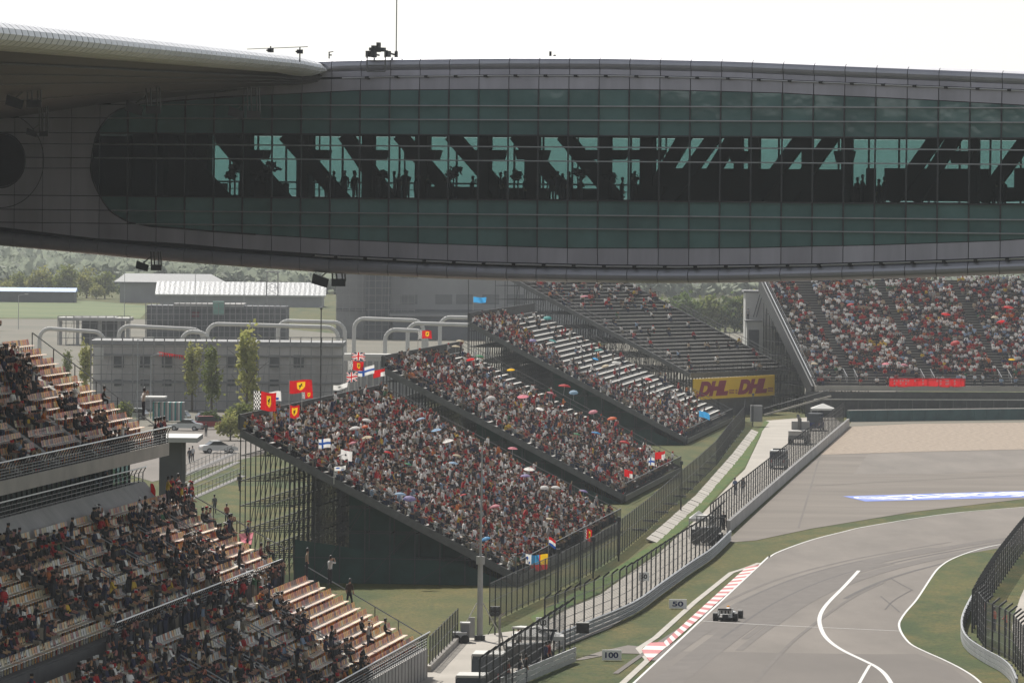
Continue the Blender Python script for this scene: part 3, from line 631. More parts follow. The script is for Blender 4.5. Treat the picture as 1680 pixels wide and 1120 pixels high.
p0, p1 = tube_c(.30) + Vector((0, 0, .75)), tube_c(.07) + Vector((0, 0, .85))
cab = thing('roof_cable_camera', 'thin cable with two small camera heads above the ribbed roof edge', 'cable camera', p0)
p0, p1 = PY(405, 81, 345), PY(505, 77, 347)
q = M(); q.tube(p0, p1, .022, 5); part('cable', q, 'mid_steel', cab)
for px, py in ((444, 83), (492, 85)):
    c = PY(px, py, 346); q = M(); q.box(c.x - .18, c.x + .18, c.y - .1, c.y + .1, c.z - .12, c.z + .12); q.box(c.x - .25, c.x + .02, c.y - .1, c.y + .1, c.z - .05, c.z + .05); q.tube(c - Vector((0, 0, .6)), c + Vector((0, 0, .25)), .04, 6); part('camera_head', q, 'dark_steel', cab)
# ============================================================ PEOPLE: one continuous skinned body per pose
def skin_body(nodes, sub=0):
    """nodes: (x,y,z, radius, tag, parent). returns verts, faces, face tags (0 top,1 trousers,2 skin,3 hair)"""
    me = bpy.data.meshes.new('b'); me.from_pydata([n[:3] for n in nodes], [(i, n[5]) for i, n in enumerate(nodes) if n[5] >= 0], [])
    o = bpy.data.objects.new('b', me); COL.objects.link(o)
    md = o.modifiers.new('s', 'SKIN'); md.use_smooth_shade = True
    for i, n in enumerate(nodes):
        r = n[3] if isinstance(n[3], tuple) else (n[3], n[3]); me.skin_vertices[0].data[i].radius = r; me.skin_vertices[0].data[i].use_root = (i == 0)
    if sub: o.modifiers.new('d', 'SUBSURF').levels = sub
    dg = bpy.context.evaluated_depsgraph_get(); dg.update(); e = o.evaluated_get(dg); em = e.to_mesh()
    vs = [tuple(v.co) for v in em.vertices]; fs = [tuple(p.vertices) for p in em.polygons]; cs = [p.center.copy() for p in em.polygons]; e.to_mesh_clear()
    bpy.data.objects.remove(o); bpy.data.meshes.remove(me)
    seg = [(Vector(n[:3]), Vector(nodes[n[5]][:3]) if n[5] >= 0 else Vector(n[:3]), n[4], (n[3][0] if isinstance(n[3], tuple) else n[3])) for n in nodes]
    tg = []
    for c in cs:
        best = (9e9, 0)
        for a, b, t, r in seg:
            d = b - a; k = 0 if d.length < 1e-6 else max(0, min(.55, (c - a).dot(d) / d.length_squared)); q = (c - (a + d * k)).length / (r + .02)
            if q < best[0]: best = (q, t)
        tg.append(best[1])
    return vs, fs, tg
def pose(kind, arms, lean=.0, turn=.0):
    """faces +Y, floor at z=0"""
    hz = .47 if kind == 'sit' else (.93 if kind != 'crouch' else .5); N = []
    def add(x, y, z, r, t, p): N.append((x, y, z, r, t, p)); return len(N) - 1
    pe = add(0, 0, hz, (.15, .13), 1, -1); wa = add(0, lean * .4, hz + .2, (.135, .115), 0, pe); ch = add(0, lean, hz + .43, (.165, .125), 0, wa)
    nk = add(0, lean + .02, hz + .60, .06, 2, ch); hl = add(turn, lean + .05, hz + .70, (.075, .085), 2, nk); ht = add(turn, lean + .04, hz + .83, (.075, .09), 3, hl)
    for s in (-1, 1):
        sh = add(s * .20, lean, hz + .50, .068, 0, ch); a = arms if not isinstance(arms, tuple) else arms[(s + 1) // 2]
        if a == 'knee': pts = [(.24, lean + .08, hz + .25, .052, 0), (.16, lean + .34, hz + .14, .038, 2), (.14, lean + .42, hz + .13, .045, 2)]
        elif a == 'up': pts = [(.30, lean + .10, hz + .66, .05, 0), (.24, lean + .16, hz + .92, .038, 2), (.23, lean + .17, hz + 1.02, .045, 2)]
        elif a == 'face': pts = [(.27, lean + .20, hz + .42, .05, 0), (.10, lean + .26, hz + .66, .038, 2), (.06, lean + .22, hz + .74, .045, 2)]
        elif a == 'fold': pts = [(.25, lean + .10, hz + .28, .052, 0), (.06, lean + .24, hz + .30, .04, 0), (-.06, lean + .24, hz + .32, .045, 2)]
        else: pts = [(.25, lean - .02, hz + .24, .05, 0), (.25, lean + .06, hz + .02, .038, 2), (.25, lean + .09, hz - .08, .045, 2)]
        p = sh
        for x, y, z, r, t in pts: p = add(s * x, y, z, r, t, p)
        if kind == 'sit': lg = [(.10, .16, hz + .01, .095, 1), (.12, .44, hz + .02, .075, 1), (.12, .43, .12, .055, 1), (.12, .55, .06, .05, 3)]
        elif kind == 'walk': lg = [(.10, .02, hz - .1, .09, 1), (.10, s * .12 + .05, .48, .07, 1), (.10, s * .26 - .05, .1, .055, 1), (.10, s * .26 + .08, .05, .05, 3)]
        else: lg = [(.10, .0, hz - .1, .092, 1), (.11, .03, .48, .07, 1), (.12, -.01, .1, .055, 1), (.13, .12, .05, .05, 3)]
        p = pe
        for x, y, z, r, t in lg: p = add(s * x, y, z, r, t, p)
    return N
POSES = {'sit_knee': pose('sit', 'knee', .06), 'sit_lean': pose('sit', 'knee', .2, .02), 'sit_fold': pose('sit', 'fold', .02), 'sit_camera': pose('sit', 'face', .08), 'sit_cheer': pose('sit', ('knee', 'up'), .04),
         'stand': pose('stand', 'down', .02), 'stand_fold': pose('stand', 'fold', .02), 'stand_camera': pose('stand', 'face', .04), 'stand_cheer': pose('stand', ('down', 'up'), .03), 'walk': pose('walk', 'down', .05)}
BODY = {k: skin_body(v) for k, v in POSES.items()}
PM = {}
for k, v in POSES.items():
    vs, fs, tg = skin_body(v, 1); me = bpy.data.meshes.new('person_body'); me.from_pydata(vs, [], fs)
    for m_ in ('cloth_obj', 'trousers', 'skin', 'hair'): me.materials.append(MATS[m_])
    me.polygons.foreach_set('material_index', tg); me.polygons.foreach_set('use_smooth', [True] * len(fs)); PM[k] = me
def head_of(k):
    n = POSES[k][5]; return Vector(n[:3])
q = M(); q.ball((0, -.01, -.02), .098, .112, .12, n=10, k=5, z0=-.1); q.ball((0, -.05, -.06), .09, .07, .10, n=8, k=4, z0=-.9); HAIR = mesh_of('hair', q, ['hair'], smooth=True)
q = M(); q.ball((0, 0, .0), .104, .116, .10, n=10, k=4, z0=0); q.add([(-.08, .08, .005), (.08, .08, .005), (.06, .2, -.015), (-.06, .2, -.015)], [(0, 1, 2, 3)]); CAP = mesh_of('cap', q, ['cloth_obj'], smooth=True)
SHIRTS = [('red', lin('#a5141c'), 16), ('white', lin('#e6e4e0'), 33), ('black', (.014, .014, .016), 18), ('light grey', lin('#a9a8a6'), 9), ('dark grey', (.05, .05, .055), 13), ('navy blue', (.018, .025, .07), 8), ('beige', (.38, .30, .21), 5), ('pale blue', (.26, .36, .5), 4), ('yellow', (.6, .40, .04), 2), ('brown', (.10, .06, .04), 3), ('maroon', (.16, .015, .02), 4), ('green', (.04, .13, .06), 1), ('orange', (.55, .16, .03), 1)]
def pick_shirt(r=rnd): return r.choices(SHIRTS, [s[2] for s in SHIRTS])[0]
CAPS = [None, None, None, None, None, None, ('red', lin('#b8151c')), ('white', (.66, .65, .62)), ('black', (.015, .015, .015))]
n_people = 0
def person(kind, loc, yaw, label, group=None, shirt=None, cap='rand', scale=1.0):
    """one individual: body plus hair or cap; yaw: direction the person faces, as angle of +Y"""
    global n_people; n_people += 1
    o = thing('person', label, 'person', loc, group, rz=yaw); o.scale = (scale,) * 3
    inst('body', PM[kind], o, color=shirt)
    h = head_of(kind); c = rnd.choice(CAPS) if cap == 'rand' else cap
    if c: inst('cap', CAP, o, loc=h + Vector((0, 0, .045)), color=c[1])
    else: inst('hair', HAIR, o, loc=h + Vector((0, 0, .02)))
    return o
# crowd accumulator: (kind, pos, yaw, shirt rgb, cap rgb or None)
CROWD = []
def yaw_of(d): return math.atan2(-d.x, d.y)

# ============================================================ GRANDSTANDS OF SCAFFOLDING
class Stand:
    def __init__(s, name, label, O, u, length, depth, z0, z1, n, plank, seat_h=.42, bay=2.5):
        s.O, s.u = O, u.normalized(); s.v = Vector((-s.u.y, s.u.x, 0)); s.L, s.D, s.z0, s.z1, s.n = length, depth, z0, z1, n
        s.tr, s.ri = depth / n, (z1 - z0) / n; s.bay = bay; s.seat_h = seat_h
        s.t = thing(name, label, 'grandstand', O + s.u * (length / 2) + s.v * (depth / 2))
        s.plank = plank
    def p(s, a, l, z): q = s.O + s.u * a + s.v * l; return Vector((q.x, q.y, z))
    def zr(s, l): return s.z0 + s.ri * (l / s.tr)
    def rows(s):
        for k in range(s.n):
            z = s.z0 + s.ri * k; l = s.tr * k
            q = M(); q.beam(s.p(0, l + s.tr * .5, z - .03), s.p(s.L, l + s.tr * .5, z - .03), s.tr * .98, .06); part('tread', q, 'tread', s.t)
            q = M(); q.beam(s.p(.15, l + s.tr * .75, z + s.seat_h), s.p(s.L - .15, l + s.tr * .75, z + s.seat_h), .30, .05); b = part('bench', q, s.plank, s.t)
            q = M(); q.beam(s.p(0, l + s.tr * .99, z + s.ri * .45), s.p(s.L, l + s.tr * .99, z + s.ri * .45), .03, s.ri * .8); part('riser', q, 'tread', s.t)
    def scaffold(s, near=True, planes=99):
        q = M(); na = max(1, int(s.L / s.bay)); nl = max(1, int(s.D / 2.0))
        for i in range(na + 1):
            if i > planes and i < na - 1: continue
            a = s.L * i / na
            for j in range(nl + 1):
                l = s.D * j / nl; zt = s.zr(l) - .25
                if zt > .6:
                    if i <= 1: pass
                    q.beam(s.p(a, l, 0), s.p(a, l, zt), .09)
            zz = 2.0
            while zz < s.z1 - 1:
                l0 = max(0, (zz - s.z0) / s.ri * s.tr); q.beam(s.p(a, l0, zz), s.p(a, s.D, zz), .06); zz += 2.0
            for j in range(0, nl, 2):
                l = s.D * j / nl; l2 = s.D * min(nl, j + 2) / nl; zt = s.zr(l) - .4
                if zt > 2: q.beam(s.p(a, l2, .1), s.p(a, l, zt), .05)
        for j in range(nl + 1):
            l = s.D * j / nl; zt = s.zr(l) - .3; zz = 2.0
            while zz < zt: q.beam(s.p(0, l, zz), s.p(s.L, l, zz), .06); zz += 2.0
        part('scaffold_frame', q, 'dark_steel', s.t, kind='stuff')
    def side(s, a, rail=True):
        q = M(); q.beam(s.p(a, -.2, s.z0 - .3), s.p(a, s.D, s.z1 - .3), .18, .6); part('side_beam', q, 'mid_steel', s.t)
        r = M(); r.path([s.p(a, 0, s.z0 + 1.1), s.p(a, s.D, s.z1 + 1.1)], .04, 5); r.path([s.p(a, 0, s.z0 + .6), s.p(a, s.D, s.z1 + .6)], .03, 5)
        k = int(s.D / 2)
        for j in range(k + 1): l = s.D * j / k; r.beam(s.p(a, l, s.zr(l) - .3), s.p(a, l, s.zr(l) + 1.1), .06)
        part('side_rail', r, 'mid_steel', s.t)
    def bars(s, p0, p1, z, h, step, nm, m='dark_steel', fascia=.0):
        r = M(); d = (p1 - p0); n = int(d.length / step)
        for zz in (z, z + h): r.beam(Vector((p0.x, p0.y, zz)), Vector((p1.x, p1.y, zz)), .07)
        for i in range(n + 1):
            c = p0.lerp(p1, i / n); r.beam((c.x, c.y, z), (c.x, c.y, z + h), .05)
        part(nm, r, m, s.t)
        if fascia:
            f = M(); f.beam(Vector((p0.x, p0.y, z - fascia / 2)), Vector((p1.x, p1.y, z - fascia / 2)), .1, fascia); part('fascia', f, 'mid_steel', s.t)
    def hit(s, px, py, dz=0.0):
        """point on the seating slope, raised dz, seen at photograph pixel"""
        n = s.u.cross(s.v * s.D + Vector((0, 0, s.z1 - s.z0))).normalized(); return PN(px, py, s.O + Vector((0, 0, s.z0 + dz)), n)
    def back(s, px, py): return PN(px, py, s.p(0, s.D + .1, 0), s.v)
    def fill(s, dens, gap=.56, stand=.12, seed=1, kinds=None):
        r = random.Random(seed); dv = -s.v; y0 = yaw_of(dv)
        s.prev = None; ph = r.random() * 6
        for k in range(s.n):
            z = s.z0 + s.ri * k; l = s.tr * k; a = .4; s.prev = None
            while a < s.L - .3:
                if r.random() < dens(a / s.L, k / s.n, a, r) * (.80 + .2 * math.sin(a * .55 + ph + k * .4) * math.sin(a * .21 - k * .33) + .14 * math.sin(a * 1.7 + k * 1.1)):
                    st = r.random() < stand; kd = r.choice(['stand', 'stand_fold', 'stand_camera', 'stand_cheer']) if st else r.choice(['sit_knee', 'sit_lean', 'sit_fold', 'sit_camera', 'sit_knee'])
                    pp = s.p(a + r.uniform(-.1, .1), l + (s.tr * .35 if st else s.tr * .75) + r.uniform(-.06, .06), z + (0 if st else s.seat_h - .44))
                    sh_ = s.prev if (s.prev and r.random() < .30) else pick_shirt(r)[1]; s.prev = sh_
                    CROWD.append((kd, pp, y0 + r.uniform(-.35, .35), sh_, r.choice(CAPS), r.uniform(.84, 1.1)))
                a += gap * r.uniform(.85, 1.2)
def stand_from(name, label, fl, fr, bl, nrow, plank, zf, **kw):
    """front-left, front-right ground pixels; back-left deck pixel"""
    O, E = G(*fl), G(*fr); u = (E - O); L_ = u.length; u.normalize(); v = Vector((-u.y, u.x, 0))
    lo, hi = 5, 60
    for _ in range(40):
        D = (lo + hi) / 2; P = O + v * D; z = PY(bl[0], bl[1], P.y).z
        if proj(Vector((P.x, P.y, z)))[0] > bl[0]: lo = D
        else: hi = D
    return Stand(name, label, O, u, L_, D, zf, z, nrow, plank, **kw)
SA = stand_from('scaffold_grandstand', 'nearest packed scaffold grandstand with flags along its back rail, its dark side facing us', (845, 961), (1012, 870), (395, 704), 30, 'plank', .9)
SB = stand_from('scaffold_grandstand', 'middle packed scaffold grandstand behind the nearest one, few empty benches at its far side', (1020, 826), (1112, 778), (629, 602), 30, 'plank', .9)
SCx = stand_from('scaffold_grandstand', 'third scaffold grandstand, mostly empty pale benches with a crowd along its near side', (1123, 730), (1198, 694), (770, 528), 30, 'plank', .9)
for S_ in (SA, SB, SCx):
    S_.rows(); S_.scaffold(); S_.side(-.1); S_.side(S_.L + .1)
    S_.bars(S_.p(0, -.35, 0), S_.p(S_.L, -.35, 0), S_.z0 - .1, 1.25, .8, 'front_rail', fascia=.55)
    S_.bars(S_.p(-.1, S_.D + .1, 0), S_.p(S_.L, S_.D + .1, 0), S_.z1, 1.15, .6, 'back_rail')
    q = M()
    for i in range(int(S_.L / .5)): q.beam(S_.p(i * .5, S_.D + .1, S_.z1), S_.p(i * .5, S_.D + .1, S_.z1 + 1.1), .28, .02, up=S_.u)
    part('back_screen', q, 'mid_steel', S_.t, kind='stuff')
    q = M()
    for i in range(4): q.quad(S_.p(-.1, S_.D * (i / 4 * .12), 0), S_.p(-.1, 0, 0), S_.p(-.1, 0, .1), S_.p(-.1, 0, .1))
    # netting wrapped round the foot of the frame
    q = M(); a = .2; q.quad(S_.p(a, 0, 0), S_.p(a, S_.D * .8, 0), S_.p(a, S_.D * .8, 3.4), S_.p(a, 4, 1.6)); q.quad(S_.p(0, .1, 0), S_.p(S_.L, .1, 0), S_.p(S_.L, .1, .4), S_.p(0, .1, .4)); q.quad(S_.p(2.6, 4, 0), S_.p(2.6, S_.D * .62, 0), S_.p(2.6, S_.D * .62, S_.z1 * .58), S_.p(2.6, 4, 2.4))
    part('netting', q, 'green_net', S_.t)
SA.fill(lambda a, r, A, R_: .93 if not (.49 < a < .505) else .3, seed=11, stand=.10, gap=.52)
def dB(a, r, A, R_):
    if r > .35 and a > .80 - (r - .35) * .25: return .06
    if r < .2 and a > .86: return .15
    return .84
SB.fill(dB, seed=12)
def dC(a, r, A, R_):
    edge = .16 + .12 * math.sin(r * 9) + .05 * math.sin(r * 31)
    if r > .9: return .8 if a < .5 else .02
    if a < edge + .08: return .72
    if r < .22 and a < .62: return .62
    if r < .32 and a < .45: return .5
    return .03
SCx.fill(dC, seed=13)
# stand D behind, benches mostly empty, turned towards the camera
O = PY(1130, 616, 850); O.z = 0; th = R(58); u = Vector((math.cos(th), math.sin(th), 0))
E_ = O + u * 28; zD = PY(1130, 612, 850).z
SD = Stand('scaffold_grandstand', 'far scaffold grandstand of grey benches with only scattered people, behind the yellow banner', O, u, 29.5, 33, zD, zD + 14.6, 30, 'plank_grey')
SD.rows(); SD.scaffold(); SD.side(-.1); SD.side(SD.L + .1); SD.bars(SD.p(0, -.3, 0), SD.p(SD.L, -.3, 0), SD.z0, 1.1, 1.2, 'front_rail', fascia=.7)
SD.fill(lambda a, r, A, R_: (.34 if R_.random() < .5 and (int(A / 2.2) * 7 + int(r * 30) * 5) % 9 == 0 else .035) if r < .55 else (.7 if (int(A / 1.7) * 5 + int(r * 30) * 3) % 7 < 2 else .06), seed=14, stand=.03)
# stand E, far right, facing the camera
O = PY(1338, 636, 848); O.z = 0; th = R(10); u = Vector((math.cos(th), math.sin(th), 0)); zE = PY(1338, 632, 848).z
SE = Stand('scaffold_grandstand', 'far right grandstand full of people with a red banner on its front rail', O, u, 52, 35, zE, zE + 14.8, 40, 'plank_grey', seat_h=.40)
SE.rows(); SE.scaffold(planes=3); SE.side(-.1)
SE.bars(SE.p(-.2, -1.6, 0), SE.p(SE.L, -1.6, 0), SE.z0, 1.1, 1.6, 'front_rail')
q = M(); q.beam(SE.p(-.3, -.8, SE.z0 - .35), SE.p(SE.L, -.8, SE.z0 - .35), 1.7, .7); part('walkway', q, 'concrete', SE.t)
q = M(); q.beam(SE.p(-.6, -.5, SE.z0 - 1.0), SE.p(-.6, SE.D, SE.z1 - 1.0), .35, 2.0); part('side_screen', q, 'dark_steel', SE.t)
q = M(); q.tube(SE.p(-.75, -.5, SE.z0 + 1.2), SE.p(-.75, SE.D, SE.z1 + 1.2), .09, 6); part('handrail', q, 'rail_bright', SE.t)
AIS = [5.6, 17.0, 28.5, 40]
def dE(a, r, A, R_):
    for x in AIS:
        if abs(A - x) < .75: return .0
    if r < .10: return .28
    if a < .1: return .7
    return .92
SE.fill(dE, seed=15, stand=.05)
for x in AIS:
    for sd_ in (-.75, .75):
        q = M()
        for j in range(0, 3): q.beam(SE.p(x + sd_, 1 + j * .9, SE.zr(1 + j * .9)), SE.p(x + sd_, 1 + j * .9, SE.zr(1 + j * .9) + .9), .05)
        q.tube(SE.p(x + sd_, .8, SE.zr(.8) + .9), SE.p(x + sd_, 3.4, SE.zr(3.4) + .9), .05, 5); part('aisle_rail', q, 'rail_bright', SE.t)
# lower terrace under stand E: dark netted front, rails
q = M(); q.quad(SE.p(-2, -2.2, 0), SE.p(SE.L, -2.2, 0), SE.p(SE.L, -2.2, SE.z0 - .8), SE.p(-2, -2.2, SE.z0 - .8)); part('front_netting', q, 'tread', SE.t)
q = M(); q.beam(SE.p(-1, -3.4, 2.55), SE.p(SE.L, -3.4, 2.55), .12, .16); part('terrace_rail', q, 'plank', SE.t)
for i in range(26):
    q = M(); q.beam(SE.p(-.5 + i * 2, -3.4, 0), SE.p(-.5 + i * 2, -3.4, 2.6), .09); part('terrace_post', q, 'mid_steel', SE.t)
q = M(); q.beam(SE.p(-8.5, -4.5, .3), SE.p(1.5, -3.4, 3.0), .2, .25); part('ramp_beam', q, 'concrete', SE.t)
q = M(); q.beam(SE.p(-8.5, -4.2, 1.2), SE.p(1.5, -3.2, 3.9), .12, .12); part('ramp_beam', q, 'mid_steel', SE.t)
# ============================================================ LEFT GRANDSTAND (main stand, two tiers)
LA = R(6.6); lu = Vector((math.sin(LA), math.cos(LA), 0)); lv = Vector((-lu.y, lu.x, 0))
LO = G(702, 1037, 2.9); LO.z = 0
def lp(t, l, z): q = LO - lu * t + lv * l; return Vector((q.x, q.y, z))
LT = 118.0
main = thing('main_grandstand', 'big two tier concrete grandstand at the left with rows of red, orange and cream seats', 'grandstand', lp(LT / 2, 12, 0))
def run(poly, name, m, t0=0.0, t1=LT, parent=None): # cross-section polygon (l,z) swept along the stand
    q = M(); q.prism([lp(t0, l, z) for l, z in poly], -lu * (t1 - t0)); return part(name, q, m, parent or main)
ROWS = []  # (tier, index, l, z)
for k in range(10): ROWS.append(('lower block', k, .55 + .76 * k, 1.9 + .42 * k))
for k in range(10): ROWS.append(('middle block', k, 9.7 + .76 * k, 6.75 + .44 * k))
for k in range(11): ROWS.append(('upper tier', k, 17.6 + .80 * k, 14.75 + .57 * k))
for tier, k, l, z in ROWS:
    dz = .57 if tier == 'upper tier' else .42
    run([(l - .3, z - .5), (l + .48, z - .5), (l + .48, z), (l - .3, z)], 'step', 'tread', t0=.15)
# walls and slabs
run([(0, 0), (.25, 0), (.25, 1.9), (0, 1.9)], 'front_wall', 'concrete_wall', parent=main)
for i in range(26):
    q = M(); q.beam(lp(i * 1.5 + .4, -.02, 0), lp(i * 1.5 + .4, -.02, 1.9), .04, .03); part('wall_joint', q, 'concrete_dark', main)
run([(8.1, 5.4), (9.6, 5.4), (9.6, 5.75), (8.1, 5.75)], 'walkway', 'concrete_dark')
run([(9.25, 5.4), (9.4, 5.4), (9.4, 6.7), (9.25, 6.7)], 'walkway_wall', 'tread')
run([(17.0, 10.9), (17.3, 10.9), (18.5, 12.3), (18.2, 12.3)], 'sloped_wall', 'concrete_wall', t0=1.0)
run([(18.2, 12.0), (19.4, 12.0), (19.4, 12.25), (18.2, 12.25)], 'terrace', 'concrete_dark', t0=1.0)
run([(16.9, 14.1), (27.5, 14.1), (27.5, 14.35), (17.3, 14.6), (16.9, 14.6)], 'tier_slab', 'concrete_wall')
run([(16.8, 13.95), (16.9, 13.95), (16.9, 14.75), (16.8, 14.75)], 'fascia', 'concrete')
for a, b in (((17, 14.2), (26.5, 20.5)),):
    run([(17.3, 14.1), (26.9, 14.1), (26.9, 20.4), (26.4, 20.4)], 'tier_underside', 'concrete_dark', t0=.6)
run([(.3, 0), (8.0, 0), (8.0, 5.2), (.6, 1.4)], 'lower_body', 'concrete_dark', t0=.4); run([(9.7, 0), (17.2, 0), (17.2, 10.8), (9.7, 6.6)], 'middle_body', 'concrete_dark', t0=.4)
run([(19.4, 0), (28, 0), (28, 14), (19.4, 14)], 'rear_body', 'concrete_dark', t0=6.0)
run([(28.6, 0), (28.9, 0), (28.9, 37.5), (28.6, 37.5)], 'rear_wall', 'concrete_dark', t0=4, t1=190)  # unseen wall, added to keep sky light off the stand
run([(26.9, 20.9), (28.0, 20.9), (28.0, 22.4), (26.9, 22.4)], 'upper_block_step', 'concrete_dark', t0=9)
# glazed lounge between the tiers
q = M(); 
for i in range(30):
    q = cell_l = M(); t0, t1 = 2.2 + i * 1.5, 2.2 + (i + 1) * 1.5
    q.prism([lp(t0 + .06, 19.0, 12.3), lp(t1 - .06, 19.0, 12.3), lp(t1 - .06, 19.0, 13.95), lp(t0 + .06, 19.0, 13.95)], lv * .04); part('lounge_pane', q, 'clear_glass', main)
    q = M(); q.beam(lp(t0, 19.0, 12.25), lp(t0, 19.0, 14.1), .09, .12); part('lounge_mullion', q, 'dark_steel', main)
q = M(); q.quad(lp(2.2, 19.0, 12.3), lp(2.2, 22, 12.3), lp(2.2, 22, 13.95), lp(2.2, 19, 13.95)); part('lounge_end_pane', q, 'clear_glass', main)
# railings
def railing(t0, t1, l, z, h=1.05, nbar=5, step=.85, nm='railing', outward=-.18):
    o = M(); o.tube(lp(t0, l + outward, z + h), lp(t1, l + outward, z + h), .045, 6); r = part(nm, o, 'rail_bright', main)
    b = M()
    for j in range(nbar): zz = z + .12 + (h - .2) * j / nbar; b.beam(lp(t0, l, zz), lp(t1, l, zz), .03)
    part('rail_wire', b, 'galv', r)
    n = int((t1 - t0) / step)
    b = M()
    for i in range(n + 1):
        t = t0 + (t1 - t0) * i / n; b.beam(lp(t, l + .05, z - .25), lp(t, l + .02, z + h * .62), .05, .13, up=lu); b.beam(lp(t, l + .02, z + h * .62), lp(t, l + outward, z + h), .05, .10, up=lu)
    part('rail_post', b, 'dark_steel', r, kind='stuff')
railing(0.1, LT, .05, 1.9); railing(0.1, LT, 16.85, 14.75); railing(1.2, LT, 18.25, 12.3, .95, 3, 1.5)
railing(2.6, 12, 9.3, 6.6, .95); railing(13.5, 24, 9.3, 6.6, .95); railing(25.5, 36, 9.3, 6.6, .95); railing(37.5, 60, 9.3, 6.6, .95)
railing(6.5, 40, 26.8, 21.0, 1.1, 4, .7)
def end_rail(pts, nm='end_rail'):
    o = M(); o.path([lp(t, l, z + 1.05) for t, l, z in pts], .04, 6); r = part(nm, o, 'galv', main)
    n = 0
    for (t, l, z), (t2, l2, z2) in zip(pts, pts[1:]):
        m_ = int(max(1, math.hypot(l2 - l, z2 - z) / 1.55))
        for i in range(m_ + 1):
            k = i / m_; b = M(); b.beam(lp(t + (t2 - t) * k, l + (l2 - l) * k, z + (z2 - z) * k - .3), lp(t + (t2 - t) * k, l + (l2 - l) * k, z + (z2 - z) * k + 1.05), .06); part('end_post', b, 'dark_steel', r)
end_rail([(-1.6, .6, 1.6), (-1.6, 8.2, 5.9)]); end_rail([(-1.6, 9.6, 7.0), (-1.6, 17.2, 11.2)]); end_rail([(-1.2, 17.6, 14.5), (-1.2, 26.0, 20.6)])
q = M()
for l0, z0, l1, z1 in ((.2, 1.2, 8.2, 5.4), (9.6, 6.4, 17.2, 10.8), (17.4, 14.2, 26.4, 20.0)): q.beam(lp(-.8, l0, z0), lp(-.8, l1, z1), 1.7, .25)
part('end_stair', q, 'concrete_dark', main)
q = M(); q.prism([lp(-.1, .1, 0), lp(-.1, 8.2, 0), lp(-.1, 8.2, 5.6), lp(-.1, .1, 1.7)], lu * -.25); part('end_wall', q, 'concrete_wall', main)
# radial aisles with handrails
AISL = {'lower block': [23.5, 35, 47, 59], 'middle block': [10.0, 21.5, 33.0, 44.5], 'upper tier': [9.6, 21.5, 33.5, 45]}
for tier, ts in AISL.items():
    rr = [r for r in ROWS if r[0] == tier]; l0, z0, l1, z1 = rr[0][2], rr[0][3], rr[-1][2], rr[-1][3]
    for t in ts:
        q = M(); q.beam(lp(t, l0 - .2, z0 + .06), lp(t, l1 + .3, z1 + .26), 1.0, .1); part('aisle', q, 'concrete_wall', main)
        if tier != 'upper tier':
            q = M(); q.tube(lp(t - .6, l0 + 2.2, z0 + 2.1), lp(t - .6, l0 + 5.4, z0 + 3.9), .04, 6); q.tube(lp(t + .6, l0 + 2.2, z0 + 2.1), lp(t + .6, l0 + 5.4, z0 + 3.9), .04, 6); part('aisle_rail', q, 'galv', main)
# seats: one moulded shell; 300 individual ones nearest the lit end, the rest one mesh
def seat_shell():
    q = M(); pr = [(-.20, .40), (-.17, .44), (.16, .43), (.19, .50), (.25, .80), (.23, .82)]; w_ = .31
    pts = [[(x * (1 if i in (1, 2) else .96) * 1.0, y, z) for x in (-w_, 0, w_)] for i, (y, z) in enumerate(pr)]
    for r in pts: r[1] = (r[1][0], r[1][1] + .012, r[1][2] - .02)
    n = len(pts); vs = [p for r in pts for p in r]; fs = []
    for i in range(n - 1):
        for j in range(2): fs.append((i * 3 + j, i * 3 + j + 1, i * 3 + 4 + j, i * 3 + 3 + j))
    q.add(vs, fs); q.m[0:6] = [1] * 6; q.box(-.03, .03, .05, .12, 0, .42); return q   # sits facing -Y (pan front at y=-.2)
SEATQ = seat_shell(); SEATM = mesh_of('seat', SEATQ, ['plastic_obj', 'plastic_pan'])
SCOL = [('red', lin('#a32a14')), ('orange', lin('#d0741f')), ('amber', lin('#e0a02c')), ('cream', lin('#d9c794')), ('dark red', lin('#701d0e')), ('white', lin('#dedcd4'))]
seat_yaw = math.atan2(-lv.x, lv.y)  # local +Y -> lv (backwards)
SEATS, PEOPLE = [], []
RUN = {}
rs_ = random.Random(5)
for tier, k, l, z in ROWS:
    t = .6; n = 0
    while t < LT - 1:
        if not any(abs(t - a) < .72 for a in AISL[tier]):
            n += 1
            f = min(1, max(0, (t - 16) / 20)); wts = [18, 36, 26, 5, 16, 0] if tier == 'upper tier' else [16 - 10 * f, 36 - 16 * f, 27, 6 + 20 * f, 15 - 11 * f, 28 * f]
            base = rs_.choices(SCOL, wts)[0]
            # people gather in the shade, few in the sun
            lit = {'lower block': 20.5 - .25 * k, 'middle block': 6.0, 'upper tier': 8.0}[tier]
            dn = .04 if t < lit else .40
            if tier == 'upper tier': dn = .02 if t < 10 - k * .25 else (.62 if t < 17 else .30)
            if tier == 'middle block': dn = .20 if t < 11 else .38
            if tier == 'upper tier' and k == 0 and t < 8: dn = .15
            rk = (tier, k); left_, on = RUN.get(rk, (0, False))
            if left_ <= 0: on = rs_.random() < dn * 1.02; left_ = rs_.choice([2, 3, 4, 5, 6, 8])
            RUN[rk] = (left_ - 1, on); occ = (on and dn > .08 and rs_.random() < .93) or rs_.random() < min(dn, .012)
            SEATS.append((tier, k, n, t, l, z, base, occ)); 
            if occ: PEOPLE.append((tier, k, n, t, l, z))
        t += .70
def seat_score(s): return s[3] + (0 if s[0] != 'upper tier' else 1.0) - (2 if not s[7] else 0)
vis = sorted([s for s in SEATS if not (s[0] == 'lower block' and s[1] == 0)], key=seat_score); ind = set(id(s) for s in vis[:296])
buf_v, buf_f, buf_c = [], [], []
